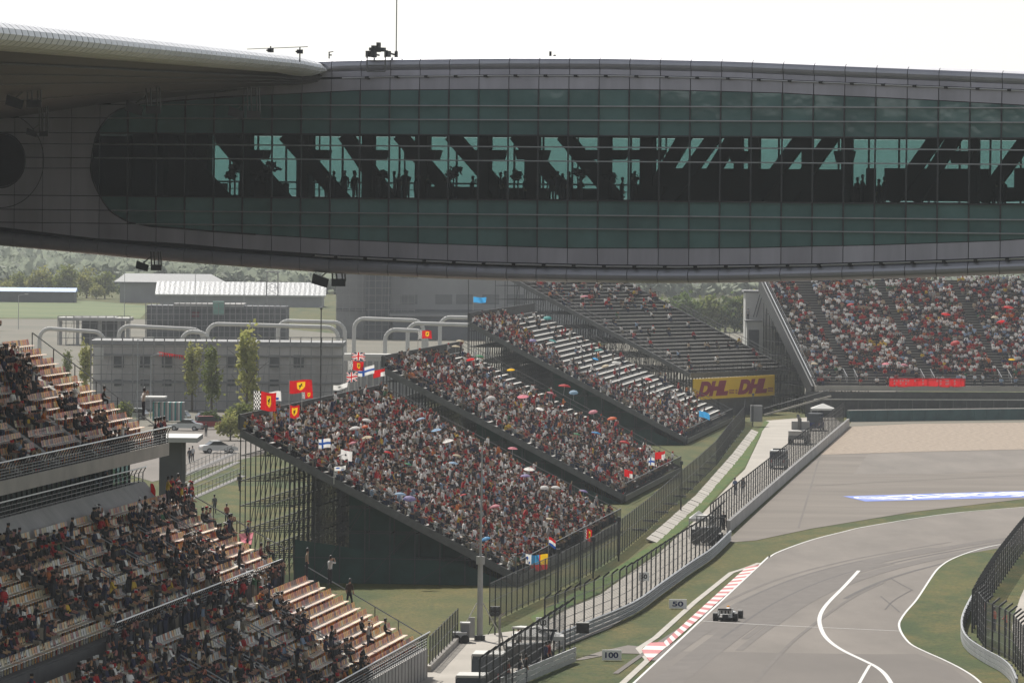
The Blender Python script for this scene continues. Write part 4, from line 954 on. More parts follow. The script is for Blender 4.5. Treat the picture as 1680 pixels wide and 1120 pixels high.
sv = np.array(SEATQ.v); cyw, syw = math.cos(seat_yaw), math.sin(seat_yaw); rot = np.array([[cyw, -syw, 0], [syw, cyw, 0], [0, 0, 1]]); svr = sv @ rot.T; nsv = len(sv)
ORD = lambda n: '%d%s' % (n, 'th' if 10 <= n % 100 <= 20 else {1: 'st', 2: 'nd', 3: 'rd'}.get(n % 10, 'th'))
for s in SEATS:
    tier, k, n, t, l, z, base, occ = s; p = lp(t, l + .12, z)
    if id(s) in ind:
        o = bpy.data.objects.new('seat', SEATM); COL.objects.link(o); o.location = p; o.rotation_euler = (0, 0, seat_yaw); o.color = (*base[1], 1)
        tag(o, '%s plastic seat in the %s, %s row up, %s from the sunlit end' % (base[0], tier, ORD(k + 1), ORD(n)), 'seat', 'plastic seats of the left grandstand')
    else:
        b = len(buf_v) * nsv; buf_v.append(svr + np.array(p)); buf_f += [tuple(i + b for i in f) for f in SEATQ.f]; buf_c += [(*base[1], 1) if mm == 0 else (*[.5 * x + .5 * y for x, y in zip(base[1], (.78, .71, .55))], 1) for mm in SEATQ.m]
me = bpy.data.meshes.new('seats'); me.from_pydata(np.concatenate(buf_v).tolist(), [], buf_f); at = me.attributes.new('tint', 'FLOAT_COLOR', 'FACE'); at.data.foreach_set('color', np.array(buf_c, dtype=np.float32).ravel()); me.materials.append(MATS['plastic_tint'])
o = bpy.data.objects.new('further_seating', me); COL.objects.link(o); tag(o, 'remaining plastic seating of the left grandstand farther along the shaded rows', 'seating', kind='stuff')
# spectators: individuals nearest the end, the rest join the crowd
fwd = yaw_of(-lv); rp = random.Random(21); cnt = 0
PEOPLE.sort(key=lambda s: s[3])
for tier, k, n, t, l, z in PEOPLE:
    px, py = proj(lp(t, l, z + 1)); kd = rp.choice(['sit_knee', 'sit_lean', 'sit_fold', 'sit_camera', 'sit_knee']); st = rp.random() < .10
    if st: kd = rp.choice(['stand', 'stand_fold', 'stand_camera'])
    sh = rp.choices(SHIRTS, [4, 5, 56, 2, 18, 12, 1, 1, 1, 3, 3, 1, 1])[0]; pos = lp(t, l + (.10 if not st else -.15), z + (-.02 if not st else 0)); yw = fwd + rp.uniform(-.3, .3)
    if px < -15 or py > 1150: continue
    if cnt < 225:
        cap = rp.choice(CAPS); cnt += 1
        lab = 'person in %s top%s, %s row of %s, %s from end' % (sh[0], ', %s cap' % cap[0] if cap else '', ORD(k + 1), tier, ORD(n))
        person(kd, pos, yw, lab, 'spectators in the left grandstand', sh[1], cap)
    else: CROWD.append((kd, pos, yw, sh[1], rp.choice(CAPS), 1.0))
# people standing on the end stairs, walkways and balcony
for kd, px, py, t, lab, sh, cap, fy in (
        ('stand_camera', 235, 683, -.6, 'person in white shirt photographing from the end stair of the upper tier', (.6, .55, .5), None, .5),
        ('stand_camera', 541, 958, -.6, 'person in white cap and shirt taking a picture at the end of the lower block', (.6, .6, .6), CAPS[5], .8),
        ('walk', 541, 968, -.9, '', None, None, 0),
        ('stand', 503, 946, .6, 'person in beige top leaning at the walkway railing end', (.38, .3, .21), CAPS[5], .2)):
    if not lab: continue
    l = (702 - px) / 25.6; p = PN(px, py, lp(t, 0, 0), lu); person(kd, p, fwd + fy, lab, None, sh, cap)
p = PN(543, 972, lp(-.8, 0, 0), lu)
person('walk', lp(-.8, 5.2, 4.35), fwd + 1.2, 'person in dark clothes and red cap walking up the end stair beside the lawn', None, (.06, .04, .03), CAPS[4])
for i, (t, kd, c, nm) in enumerate(((.7, 'stand', (.2, .02, .02), 'red'), (2.0, 'stand_fold', (.02, .02, .05), 'navy blue'), (2.9, 'stand', (.25, .05, .05), 'dull red'), (4.0, 'stand_fold', (.03, .03, .03), 'black'))):
    person(kd, lp(t, 17.05, 14.62), fwd + .2 * i - .3, 'person in %s top standing at the upper balcony rail, %s from its right corner' % (nm, ORD(i + 1)), 'people at the balcony rail', c, None)
for i, (t, kd, c, nm) in enumerate(((2.9, 'stand', (.02, .02, .02), 'black'), (3.6, 'stand_camera', (.03, .03, .04), 'charcoal'), (4.4, 'stand', (.1, .01, .01), 'maroon'), (5.2, 'stand_fold', (.02, .02, .03), 'dark'), (6.1, 'stand', (.5, .5, .5), 'white'), (7.1, 'stand', (.02, .02, .02), 'black, bulky'))):
    person(kd, lp(t, 9.0, 5.75), fwd + .25 * i - .5, 'person in %s top standing on the middle walkway, %s from its open end' % (nm, ORD(i + 1)), 'people on the middle walkway', c, None)
for i in range(46): # people standing along the middle walkway
    t = 8.5 + i * 1.25 + rp.uniform(-.4, .4); c = rp.choices(SHIRTS, [6, 7, 46, 3, 20, 14, 2, 2, 1, 3, 4, 1, 1])[0]; CROWD.append((rp.choice(['stand', 'stand_fold', 'stand_camera']), lp(t, 8.6 + rp.uniform(-.3, .4), 5.75), fwd + rp.uniform(-.5, .5), c[1], rp.choice(CAPS), 1.0))
for i, (t, l, z, kd, c, nm) in enumerate(((7.6, 26.5, 20.95, 'stand', (.015, .015, .015), 'black'), (8.4, 26.4, 20.95, 'stand_camera', (.03, .025, .02), 'dark brown'), (12.5, 18.6, 12.3, 'stand', (.25, .32, .42), 'pale blue'))):
    person(kd, lp(t, l, z), fwd + .4, 'person in %s top standing %s' % (nm, 'at the topmost railing of the left grandstand' if i < 2 else 'in front of the glazed lounge'), None, c, None)
for i in range(12): # group round the red flag at the top of the middle block
    t = .2 + (i % 6) * .75; l = 16.2 - (i // 6) * .9; c = rp.choice(SHIRTS)
    person(rp.choice(['stand', 'stand_fold', 'sit_lean']), lp(t, l, 10.95 - (i // 6) * .45), fwd + rp.uniform(-.8, .8), 'person in %s top by the red flag, %s of the %s line' % (c[0], ORD(i % 6 + 1), 'upper' if i < 6 else 'lower'), 'group beside the red flag', c[1])
for i in range(5):
    c = rp.choice(SHIRTS); person(rp.choice(['stand', 'sit_knee']), lp(-.9, 10.6 + i * 1.25, 7.25 + i * .66), fwd + rp.uniform(-.5, .8), 'person in %s top on the middle end stair, %s from bottom' % (c[0], ORD(i + 1)), 'people on the end stair', c[1])
# ============================================================ BACKGROUND: trees, buildings, site, cars
nrs = np.random.RandomState(4)
def leaf_mesh(n, shape, size, clumps=14, seed=0):
    """crown of leaf-clump quads spread through uneven clumps; shape: (rx, rz, base)"""
    r = np.random.RandomState(seed); rx, rz, zb = shape
    cl = []
    while len(cl) < clumps:
        p = r.uniform(-1, 1, 3)
        if .25 < (p ** 2).sum() < 1: cl.append(p * [rx * .75, rx * .75, rz * .78])
    pts = np.concatenate([c + r.normal(0, 1, (n // clumps, 3)) * [rx * .22, rx * .22, rz * .18] for c in cl]); pts[:, 2] += zb + rz
    pts = pts[pts[:, 2] > zb * .6]
    k = len(pts); a = r.normal(size=(k, 3)); a /= np.linalg.norm(a, axis=1)[:, None]; b = np.cross(a, r.normal(size=(k, 3))); b /= np.linalg.norm(b, axis=1)[:, None]
    s = (size * r.uniform(.5, 1.25, k))[:, None]; V = np.stack([pts - a * s, pts + b * s * .7, pts + a * s, pts - b * s * .7], 1).reshape(-1, 3)
    return V, [(4 * i, 4 * i + 1, 4 * i + 2, 4 * i + 3) for i in range(k)]
for nm, c, c2 in (('leaf_dark', '#465830', '#5f6c3c'), ('leaf_mid', '#64723a', '#80834a'), ('leaf_pale', '#838a4c', '#9f9a5e'), ('leaf_far', '#80897a', '#959b88')):  # foliage colours lightened, the far wood most, to paint in distance haze
    m_ = mat(nm, c, .8, nscale=.6, col2=c2, rand=.12)
    _t = m_.node_tree; _b = _t.nodes['Principled BSDF']; _tr = _t.nodes.new('ShaderNodeBsdfTranslucent'); _mx = _t.nodes.new('ShaderNodeMixShader'); _mx.inputs[0].default_value = .45  # leaves glow against the sun
    _t.links.new(_b.inputs['Base Color'].links[0].from_socket, _tr.inputs['Color']); _t.links.new(_b.outputs[0], _mx.inputs[1]); _t.links.new(_tr.outputs[0], _mx.inputs[2]); _t.links.new(_mx.outputs[0], _t.nodes['Material Output'].inputs[0])
mat('bark', '#4a4136', .9, nscale=3, namt=.3)
def crown_me(nm, V, F, m_):
    me = bpy.data.meshes.new(nm); me.from_pydata(V.tolist(), [], F); me.materials.append(MATS[m_]); return me
CROWNS = {}
for i in range(3):
    V, F = leaf_mesh(1100, (4.5, 4.4, .1), .55, 18, i); CROWNS['round', i] = crown_me('crown', V, F, ('leaf_mid', 'leaf_pale', 'leaf_dark')[i])
    V, F = leaf_mesh(800, (1.5, 5.4, 1.4), .34, 18, 20 + i); CROWNS['poplar', i] = crown_me('crown', V, F, ('leaf_pale', 'leaf_mid', 'leaf_pale')[i])
def trunk_me(h, r):
    q = M(); q.tube((0, 0, 0), (0.1, 0, h), r, 7, r * .4)
    for k in range(5): a = k * 1.3; q.tube((.06, 0, h * (.45 + .1 * k)), (math.cos(a) * h * .28, math.sin(a) * h * .28, h * (.72 + .08 * k)), r * .3, 5, r * .1)
    return mesh_of('trunk', q, ['bark'])
TRK = {'round': trunk_me(5.5, .28), 'poplar': trunk_me(9, .2)}
def tree(nm, lab, loc, kind, var, sc, sz=1.0, group=None):
    o = thing(nm, lab, 'tree', loc, group, rz=rnd.random() * 6); o.scale = (sc, sc, sc * sz)
    inst('crown', CROWNS[kind, var], o); inst('trunk', TRK[kind], o); return o
# far wood
Vs, Fs, b_ = [], [], 0
for i in range(2600):
    Yd = 1900 + 1700 * rnd.random() ** 1.5; X = rnd.uniform(-.1, .1) * Yd; V, F = leaf_mesh(44, (rnd.uniform(6, 10), rnd.uniform(3.8, 5.6), .2), 2.2, 6, 100 + i % 37)
    if not (-.095 * Yd < X < -.022 * Yd or .02 * Yd < X < .1 * Yd): continue
    Vs.append(V + [X, Yd, -.5]); Fs += [tuple(j + b_ for j in f) for f in F]; b_ += len(V)
me = crown_me('distant_wood', np.concatenate(Vs), Fs, 'leaf_far'); o = bpy.data.objects.new('distant_wood', me); COL.objects.link(o); tag(o, 'hazy dark wood along the horizon behind the sheds', 'wood', kind='stuff')
def gtree(px, py_base, top, kind, var, lab, group=None, sz=1.0, wide=1.0):
    p = G(px, py_base); h = (py_base - top) * p.y / FOC; H0 = 9.6 if kind == 'round' else 12.4; k = h / H0
    o = tree('tree' if kind == 'round' else 'poplar_tree', lab, p, kind, var, k * wide, sz / wide, group)
gl = 'rounded trees behind the blue roofed shed'
for i, (px, top, v, lab) in enumerate(((30, 443, 0, 'broad olive tree above the left end of the blue roofed shed'), (68, 433, 1, 'tallest pale crowned tree over the blue roofed shed'), (108, 430, 0, 'rounded olive tree over the right half of the blue roofed shed'), (142, 436, 1, 'pale rounded tree just right of the blue roofed shed'), (172, 441, 0, 'olive tree between the shed and the grey roofs'), (12, 455, 1, 'low yellowish tree at the left picture edge behind the shed'), (88, 455, 1, 'low yellowish tree in front of the tall ones behind the shed'), (205, 458, 2, 'wide dark tree at the right of the green field'), (158, 462, 1, 'low pale tree beside the right end of the blue shed'), (242, 455, 2, 'narrow dark conifer like tree left of the silver roof'), (225, 470, 0, 'bushy tree below the dark conifer like tree'), (270, 466, 1, 'pale tree left of the silver roof'))):
    gtree(px, 489 + (i % 3), top, 'round', v, lab, gl, wide=.9 if px != 242 else .55)
for px, base, top, v, lab in ((140, 660, 548, 0, 'slender pale poplar by the scaffold wall, leftmost of the poplars'), (315, 675, 545, 0, 'slender poplar left of the pair before the scaffolded wall'), (347, 692, 556, 1, 'leafier poplar of the pair before the scaffolded wall'), (405, 706, 528, 2, 'tallest poplar just left of the nearest scaffold grandstand'), (110, 640, 570, 1, 'small poplar half hidden behind the upper tier end rail')):
    gtree(px, base, top, 'poplar', v, lab, 'poplars before the scaffolded building', wide=1.0)
for px, base, top, v, lab in ((378, 722, 672, 1, 'round bush right of the parked cars'), (398, 716, 655, 0, 'bush beside the back corner of the nearest scaffold stand'), (205, 690, 655, 0, 'bush behind the upper tier end stair'), (345, 700, 668, 2, 'dark low bush between poplar and parked cars')):
    gtree(px, base, top, 'round', v, lab, None)
for i, (px, top, v, lab) in enumerate(((1120, 470, 2, 'dark tree above the top right corner of the bench stand'), (1160, 480, 0, 'mid green tree behind the end rail of the bench stand'), (1190, 476, 2, 'dark round tree left of the white building'), (1218, 480, 0, 'green tree touching the white building'), (1140, 492, 0, 'low tree in front of the dark ones behind the bench stand'), (1205, 494, 1, 'pale low tree in front of the dark round tree'), (1250, 470, 0, 'tree above the white building roof'), (1640, 452, 1, 'pale tree over the top row of the far right stand'), (1612, 450, 0, 'green tree over the top row, left of the pale one'))):
    gtree(px, 545 if px < 1500 else 520, top, 'round', v, lab, None)
# sheets of the site
sheet('car_park', [(180, 768), (205, 735), (300, 700), (420, 690), (520, 700), (430, 745), (330, 770), (250, 790)], .012, 'asphalt')
sheet('car_park_road', [(100, 716), (190, 690), (330, 673), (560, 660), (700, 655), (700, 672), (440, 712), (300, 720)], .008, 'dirt')
sheet('building_site', [(-200, 675), (-200, 548), (120, 540), (420, 535), (560, 548), (900, 548), (980, 600), (700, 655), (560, 660), (330, 673), (60, 690)], .004, 'dirt')
sheet('crop_field', [(-250, 520), (-250, 494), (150, 494), (250, 502), (230, 522)], .006, 'field')
sheet('far_bank', [(-300, 545), (-300, 522), (300, 524), (430, 530), (300, 540)], .005, 'dirt')
sheet('service_yard', [(900, 640), (1000, 560), (1260, 540), (1500, 560), (1500, 640), (1250, 660)], .004, 'dirt')
mat('wall_white', '#c2c1bd', .8, nscale=.2, namt=.12); mat('wall_grey', '#8a8a8a', .85, nscale=.15, namt=.14); mat('wall_dark', '#5b5d60', .85, nscale=.2, namt=.15)
mat('site_wall', '#bdbab7', .85, nscale=.25, namt=.22, stretch=(1, 1, .4)); mat('roof_blue', '#7fa0d2', .5); mat('roof_metal', '#606265', .55, metal=.6, nscale=3.5, namt=.6, bump=1.0, bscale=1.6); mat('roof_grey', '#585b5e', .6, nscale=1, namt=.15); mat('window_dark', (.03, .033, .037), .15); mat('far_window', (.10, .105, .11), .3)  # far windows and site wall lightened, distance haze put into their colour
mat('tarp_green', '#7ea89b', .8, nscale=.6, namt=.2); mat('rubble', '#9a8f80', .95, nscale=.4, namt=.35, bump=1, bscale=1.5)
class Bx:
    """axis-aligned building in front-on coordinates, its front face at distance Y"""
    def __init__(s, nm, lab, px0, px1, py_base, cat='building', Y=None):
        s.p = G((px0 + px1) / 2, py_base); s.Y = Y or s.p.y; s.k = s.Y / FOC; s.t = thing(nm, lab, cat, Vector((s.p.x, s.Y, 0)))
    def x(s, px, py=560): return PY(px, py, s.Y).x
    def z(s, py, px=None): return PY(px if px is not None else 840, py, s.Y).z
    def box(s, nm, px0, px1, py0, py1, d0, d1, m, parent=None):
        pm = (px0 + px1) / 2; q = M(); q.box(s.x(px0, py1), s.x(px1, py1), s.Y + d0, s.Y + d1, max(0, s.z(py1, pm)), s.z(py0, pm)); return part(nm, q, m, parent or s.t)
    def windows(s, cols, y0, y1, w_, m='far_window', frame='wall_white'):
        for c in cols:
            f = s.box('window_frame', c - w_ / 2 - .8, c + w_ / 2 + .8, y0 - .8, y1 + .8, -.08, .1, frame); s.box('window', c - w_ / 2, c + w_ / 2, y0, y1, -.14, .02, m, f)
    def scaff(s, px0, px1, py0, py1, dx, dy, off=-1.3, r=.05):
        q = M(); n = max(1, int((px1 - px0) / dx)); h = max(1, int((py1 - py0) / dy))
        for i in range(n + 1):
            px = px0 + (px1 - px0) * i / n; x = s.x(px, py1)
            for o in (off, off - 1.1): q.beam((x, s.Y + o, 0), (x, s.Y + o, s.z(py0, px)), r * 2)
            if i % 3 == 1 and i < n: q.beam((x, s.Y + off, max(0, s.z(py1, px))), (s.x(px0 + (px1 - px0) * (i + 1) / n, py1), s.Y + off, s.z(py0, px)), r)
        for j in range(h + 1):
            py = py0 + (py1 - py0) * j / h
            for o in (off, off - 1.1): q.beam((s.x(px0, py), s.Y + o, s.z(py, px0)), (s.x(px1, py), s.Y + o, s.z(py, px1)), r * 2)
        part('scaffolding', q, 'far_steel', s.t, kind='stuff')
B = Bx('blue_roofed_shed', 'long low shed with a pale blue roof behind the green field', 0, 125, 496)
B.box('wall', -90, 122, 477, 497, 0, 9, 'wall_dark'); q = M(); q.prism([(B.x(-92), B.Y - .6, B.z(478, 40)), (B.x(-92), B.Y + 4.5, B.z(472, 40)), (B.x(-92), B.Y + 10, B.z(478, 40))], (B.x(124) - B.x(-92), 0, 0)); part('roof', q, 'roof_blue', B.t)
B = Bx('silver_roofed_hall', 'low hall under a wide glinting silver metal roof', 260, 530, 503)
B.box('wall', 262, 528, 484, 504, 0, 20, 'wall_grey'); q = M()
x0, x1, z0, z1 = B.x(254), B.x(534), B.z(484, 390), B.z(463, 390); n = 34
for i in range(n):
    a, b = x0 + (x1 - x0) * i / n, x0 + (x1 - x0) * (i + 1) / n; m_ = (a + b) / 2; rn = (z1 - z0) / math.tan(R(23)); i0 = 1 if i < n * .1 else 0
    q.add([(a, B.Y - 1, z0), (b, B.Y - 1, z0), (b, B.Y - 1 + rn, z1), (a, B.Y - 1 + rn, z1), (m_, B.Y - 1, z0 + .03), (m_, B.Y - 1 + rn, z1 + .03)], [(0, 4, 5, 3), (4, 1, 2, 5)])
part('roof_sheeting', q, 'roof_metal', B.t); q = M(); q.box(x0, x1, B.Y - 1.2, B.Y - .9, z0 - .3, z0 + .1); part('gutter', q, 'wall_white', B.t)
B = Bx('grey_roofed_hall', 'second hall with a dull grey roof behind the silver one', 190, 370, 497)
q = M(); q.prism([(B.x(186), B.Y, B.z(463, 280)), (B.x(200), B.Y + 12, B.z(450, 280)), (B.x(342), B.Y + 12, B.z(450, 280)), (B.x(372), B.Y, B.z(463, 280))], (0, 0, -.4)); part('roof', q, 'roof_grey', B.t); B.box('wall', 196, 365, 464, 497, 1, 20, 'wall_grey')
B = Bx('concrete_shell_building', 'unfinished low concrete building with a bright flat roof slab', 95, 215, 566)
B.box('slab', 96, 214, 521, 526, -3, 10, 'concrete_wall'); B.box('roof_top', 120, 190, 519.5, 521, -1, 8, 'wall_white'); B.box('wall', 132, 200, 526, 566, 4, 9, 'wall_dark')
for px in (100, 128, 165, 196, 210): B.box('column', px - 2.5, px + 2.5, 526, 566, -2, -1, 'concrete_wall')
B.scaff(96, 214, 518, 566, 13, 11)
B = Bx('construction_frame', 'wide building frame under construction wrapped in netting below the silver roof', 240, 420, 562)
B.box('netting_wall', 240, 470, 502, 562, 0, 14, 'wall_dark'); B.box('floor_slab', 285, 400, 498, 503, -1.5, 12, 'concrete_wall'); B.box('netting_band', 250, 460, 512, 530, -1.6, -1.4, 'roof_grey')
B.box('tank', 350, 368, 494, 516, -3, -1.2, 'tarp_green'); B.box('red_tarp', 316, 328, 511, 520, -3, -2.6, 'c_maroon'); B.scaff(240, 470, 496, 562, 9, 9, -2.4)
B = Bx('scaffolded_building', 'pale two storey building behind scaffolding with a row of dark windows', 155, 400, 672)
B.box('wall', 152, 560, 566, 672, 0, 12, 'site_wall'); B.box('parapet', 148, 564, 560, 567, -.4, 12.4, 'wall_grey'); B.box('cornice_band', 150, 562, 582, 585, -.3, .1, 'wall_grey'); B.box('floor_band', 152, 560, 625, 629, -.2, .1, 'wall_grey')
B.windows((195, 238, 274, 310, 345, 380, 415, 450, 490), 582, 603, 17); B.windows((195, 238, 274, 310, 345, 380, 415, 450), 622, 633, 15)
B.scaff(150, 562, 553, 672, 17, 14)
q = M()
for i in range(12): a = B.x(262 + i * 4, 585); q.add([(a, B.Y - 2.5, B.z(576 + i * .6, 285)), (B.x(266 + i * 4, 585), B.Y - 2.5, B.z(577 + i * .6, 285)), ((a + B.x(266 + i * 4, 585)) / 2, B.Y - 2.6, B.z(585 + i * .4, 285))], [(0, 1, 2)])
part('red_bunting', q, 'c_red', B.t); B.box('white_panel', 156, 171, 570, 589, -1.6, -1.4, 'wall_white')
B = Bx('far_office_block', 'large hazy grey block with scaffolding and window bands behind the pipe gantries', 550, 870, 556)
B.box('wall', 552, 1010, 405, 556, 0, 20, 'wall_grey'); B.box('side_wing', 600, 640, 405, 556, -2.5, 0, 'wall_dark'); B.windows((671, 728, 762, 805, 845), 484, 498, 26, frame='wall_dark'); B.windows((671, 728, 762, 805, 845), 440, 456, 26, frame='wall_dark')
B.box('band', 552, 1010, 508, 512, -.3, .1, 'wall_dark'); B.box('low_annex', 645, 860, 518, 556, -6, -.2, 'wall_dark'); B.box('annex_roof', 640, 865, 515, 518.5, -7, 0, 'wall_grey'); B.scaff(552, 680, 400, 556, 10, 12, -2.8)
B = Bx('white_cabin', 'pale site cabin with upright door panels behind the raised flags', 548, 630, 668)
B.box('wall', 549, 700, 585, 668, 0, 4, 'wall_white'); B.box('roof_edge', 546, 702, 581, 586, -.3, 4.2, 'wall_white')
for i in range(14): B.box('door_panel', 553 + i * 10, 560 + i * 10, 592, 664, -.1, .02, 'wall_grey')
B = Bx('striped_kiosk', 'small kiosk with a white canopy and blue and white striped walls', 235, 305, 697)
B.box('canopy', 232, 272, 650, 653.5, -2, 3, 'wall_white')
for i in range(17): B.box('stripe', 250 + i * 3.0, 253 + i * 3.0, 660, 690, 0, 3, ('c_teal', 'wall_grey', 'wall_white')[i % 3])
# pipe gantries
def gantry(x0, x1, ytop, yb, lab, y1=None, r=.36):
    p0 = G(x0, yb); Y = p0.y; A, Bp = PY(x0, ytop, Y), PY(x1, y1 or ytop + 5, Y); t = thing('pipe_gantry', lab, 'pipe', p0, 'white pipe gantries on the building site'); rr_ = 1.9
    d = (Bp - A).normalized()
    def bend(c, a, b):
        q = M(); pts = [c + a * (rr_ * (1 - math.sin(u))) + b * (rr_ * (1 - math.cos(u))) for u in np.linspace(0, math.pi / 2, 6)]; q.path(pts, r, 8); part('bend', q, 'wall_white', t)
    dn = Vector((0, 0, -1)); bend(A, dn, d); bend(Bp, dn, -d)
    q = M(); q.tube(A + d * rr_, Bp - d * rr_, r, 8); part('crossbeam', q, 'wall_white', t)
    for P in (A, Bp): q = M(); q.tube((P.x, P.y, 0), (P.x, P.y, P.z - rr_), r, 8); part('leg', q, 'wall_white', t)
for a in ((65, 172, 538, 606, 'leftmost white pipe gantry before the concrete shell building', 545), (195, 334, 534, 606, 'white pipe gantry above the left half of the scaffolded building', 541), (298, 344, 543, 612, 'small white pipe gantry in front of its wider neighbour', 546), (340, 555, 531, 612, 'long white pipe gantry in the middle of the site', 537), (456, 566, 526, 606, 'white pipe gantry overlapping the right end of the long one', 529), (581, 695, 522, 600, 'white pipe gantry before the hazy grey block', 526), (632, 700, 540, 612, 'lower white pipe gantry partly behind the flags of the middle stand', 543), (669, 800, 530, 604, 'white pipe gantry running behind the middle stand', 534), (722, 830, 520, 596, 'rearmost white pipe gantry by the third stand', 523), (410, 448, 598, 672, 'short low white pipe bend beside the tallest poplar', 601)):
    gantry(*a[:5], y1=a[5])
# rubble, lattice tower, lamps, masts
q = M()
for i in range(260):
    p = G(rnd.gauss(515, 34), rnd.uniform(598, 640)); s = rnd.uniform(.3, 1.3); h = max(.2, 5.0 * math.exp(-((proj(p)[0] - 510) / 34) ** 2) * rnd.random()); q.obox((p.x, p.y, h * .6), Vector((rnd.uniform(-1, 1), rnd.uniform(-1, 1), rnd.uniform(-.4, .4))) * s, Vector((rnd.uniform(-1, 1), 1, .2)) * s * .5, Vector((.2, .1, 1)) * s * .35)
part('rubble_heap', q, 'rubble', kind='stuff', label='pale heap of rubble and timber between the pipe gantries', cat='rubble')
p = G(446, 560); t = thing('lattice_tower', 'thin lattice tower in front of the silver roof', 'tower', p); k = p.y / FOC; zt = PY(446, 446, p.y).z; q = M(); w2 = 10 * k
for sx in (-1, 1):
    for sy in (-1, 1): q.beam(p + Vector((sx * w2, sy * w2, 0)), Vector((p.x + sx * w2 * .9, p.y + sy * w2 * .9, zt)), .12)
n = 9
for i in range(n):
    z0, z1 = zt * i / n, zt * (i + 1) / n
    for sx in (-1, 1): q.beam((p.x - sx * w2, p.y - w2, z0), (p.x + sx * w2, p.y - w2, z1), .07)
    q.beam((p.x - w2, p.y - w2, z1), (p.x + w2, p.y - w2, z1), .08)
part('lattice', q, 'far_steel', t); q = M(); q.box(p.x - w2 * 1.2, p.x + w2 * 1.2, p.y - w2, p.y + w2, zt - .1, zt + .1); part('platform', q, 'mid_steel', t)
def lamp(px, pyb, pyt, lab, arm=1.6, r=.09):
    p = G(px, pyb); zt = PY(px, pyt, p.y).z; t = thing('street_lamp', lab, 'street lamp', p); q = M(); q.tube(p, (p.x, p.y, zt), r, 7, r * .6); part('post', q, 'galv', t)
    q = M(); q.tube((p.x, p.y, zt - .1), (p.x + arm, p.y, zt + .25), r * .5, 6); part('arm', q, 'galv', t); q = M(); q.box(p.x + arm - .2, p.x + arm + .6, p.y - .15, p.y + .15, zt + .16, zt + .32); part('lamp_head', q, 'wall_white', t)
lamp(30, 540, 484, 'pale street lamp on the green field at the far left'); lamp(225, 690, 556, 'street lamp in front of the scaffolded building left of the kiosk'); lamp(247, 686, 583, 'low street lamp over the striped kiosk', 1.0); lamp(204, 520, 434, 'far street lamp above the rounded trees'); lamp(320, 522, 441, 'far street lamp above the silver roof'); lamp(400, 530, 458, 'far thin street lamp rising in front of the silver roof', .6)
def mast(px, pyt, pyb, Y, lab, r=.05):
    a = PY(px, pyt, Y); q = M(); q.tube((a.x, Y, 0), (a.x, Y, a.z), r, 6); q.ball((a.x, Y, a.z), .12, n=6, k=4); part('mast', q, 'dark_steel', label=lab, cat='mast')
mast(527, 506, 740, 500, 'thin dark mast rising behind the back rail of the nearest scaffold stand'); mast(769, 440, 500, 770, 'thin dark mast at the back corner of the third stand', .06)
# cars
def car_body(kind):
    """side profile in metres along x (front +x)"""
    if kind == 'sedan': lo = [(-2.2, .35), (-2.25, .75), (-2.1, .95), (-1.45, 1.0), (.75, .98), (1.9, .82), (2.2, .65), (2.25, .35)]; gl = [(-1.5, .98), (-.85, 1.40), (.1, 1.45), (1.05, .96)]
    elif kind == 'suv': lo = [(-2.1, .4), (-2.15, .95), (-2.05, 1.1), (.9, 1.08), (2.0, .95), (2.15, .7), (2.15, .4)]; gl = [(-2.0, 1.08), (-1.75, 1.68), (.1, 1.72), (1.05, 1.06)]
    else: lo = [(-2.0, .35), (-2.05, .85), (-1.95, 1.0), (.9, .98), (1.85, .82), (2.05, .6), (2.05, .35)]; gl = [(-1.95, .98), (-1.55, 1.45), (.0, 1.52), (1.15, .96)]
    return lo, gl
def car(kind, loc, rz, label, m, cat='car', group='cars parked behind the grandstands'):
    t = thing('parked_car', label, cat, loc, group, rz=rz); lo, gl = car_body(kind); wd = .86
    q = M(); q.prism([(x, -wd, z) for x, z in lo], (0, 2 * wd, 0)); part('body', q, m, t, local=True)
    q = M(); n = len(gl); q.loft([[(x, -wd * .95, z) for x, z in gl], [(x * .97, -wd * .78, z) for x, z in gl][:0] or [(x, wd * .95, z) for x, z in gl]]); part('window', q, 'window_dark', t, local=True)
    q = M(); (xa, za), (xb, zb) = gl[1], gl[2]; q.box(xa - .05, xb + .05, -wd * .9, wd * .9, min(za, zb) - .02, max(za, zb) + .05); part('roof', q, m, t, local=True)
    for x in (-1.35, 1.35):
        for s in (-1, 1):
            q = M(); q.tube((x, s * .88, .32), (x, s * .64, .32), .32, 14); wl = part('wheel', q, 'black', t, local=True); q = M(); q.tube((x, s * .90, .32), (x, s * .87, .32), .19, 10); part('rim', q, 'steel', wl, local=True)
    for s in (-1, 1):
        q = M(); q.box(lo[-1][0] - .08, lo[-1][0] + .02, s * .62 - .16, s * .62 + .16, .62, .76); part('headlight', q, 'white_paint', t, local=True); q = M(); q.box(lo[0][0] - .04, lo[0][0] + .05, s * .62 - .16, s * .62 + .16, .68, .84); part('tail_light', q, 'kerb_red', t, local=True)
    return t
mat('car_silver', '#b4b8ba', .28, metal=.5); mat('car_white', '#d2d2cf', .3); mat('car_red', '#8e1b22', .3); mat('car_dark', '#33383d', .3, metal=.3)
car('hatch', G(287, 692), 2.9, 'silver hatchback parked in the back row below the kiosk', 'car_silver'); car('sedan', G(304, 706), 3.0, 'silver sedan parked in front of the silver hatchback', 'car_silver'); car('hatch', G(346, 694), .25, 'dark car parked behind the red one', 'car_dark')
car('suv', G(347, 704), .15, 'red off-road car with round spare wheel parked right of the sedan', 'car_red'); car('sedan', G(358, 743), .35, 'white sedan parked alone nearest to the lawn', 'car_white'); car('hatch', G(218, 688), 2.9, 'pale car half hidden behind the end stair rail', 'car_silver'); car('hatch', G(438, 702), .2, 'pale car seen between poplar and stand corner', 'car_silver')
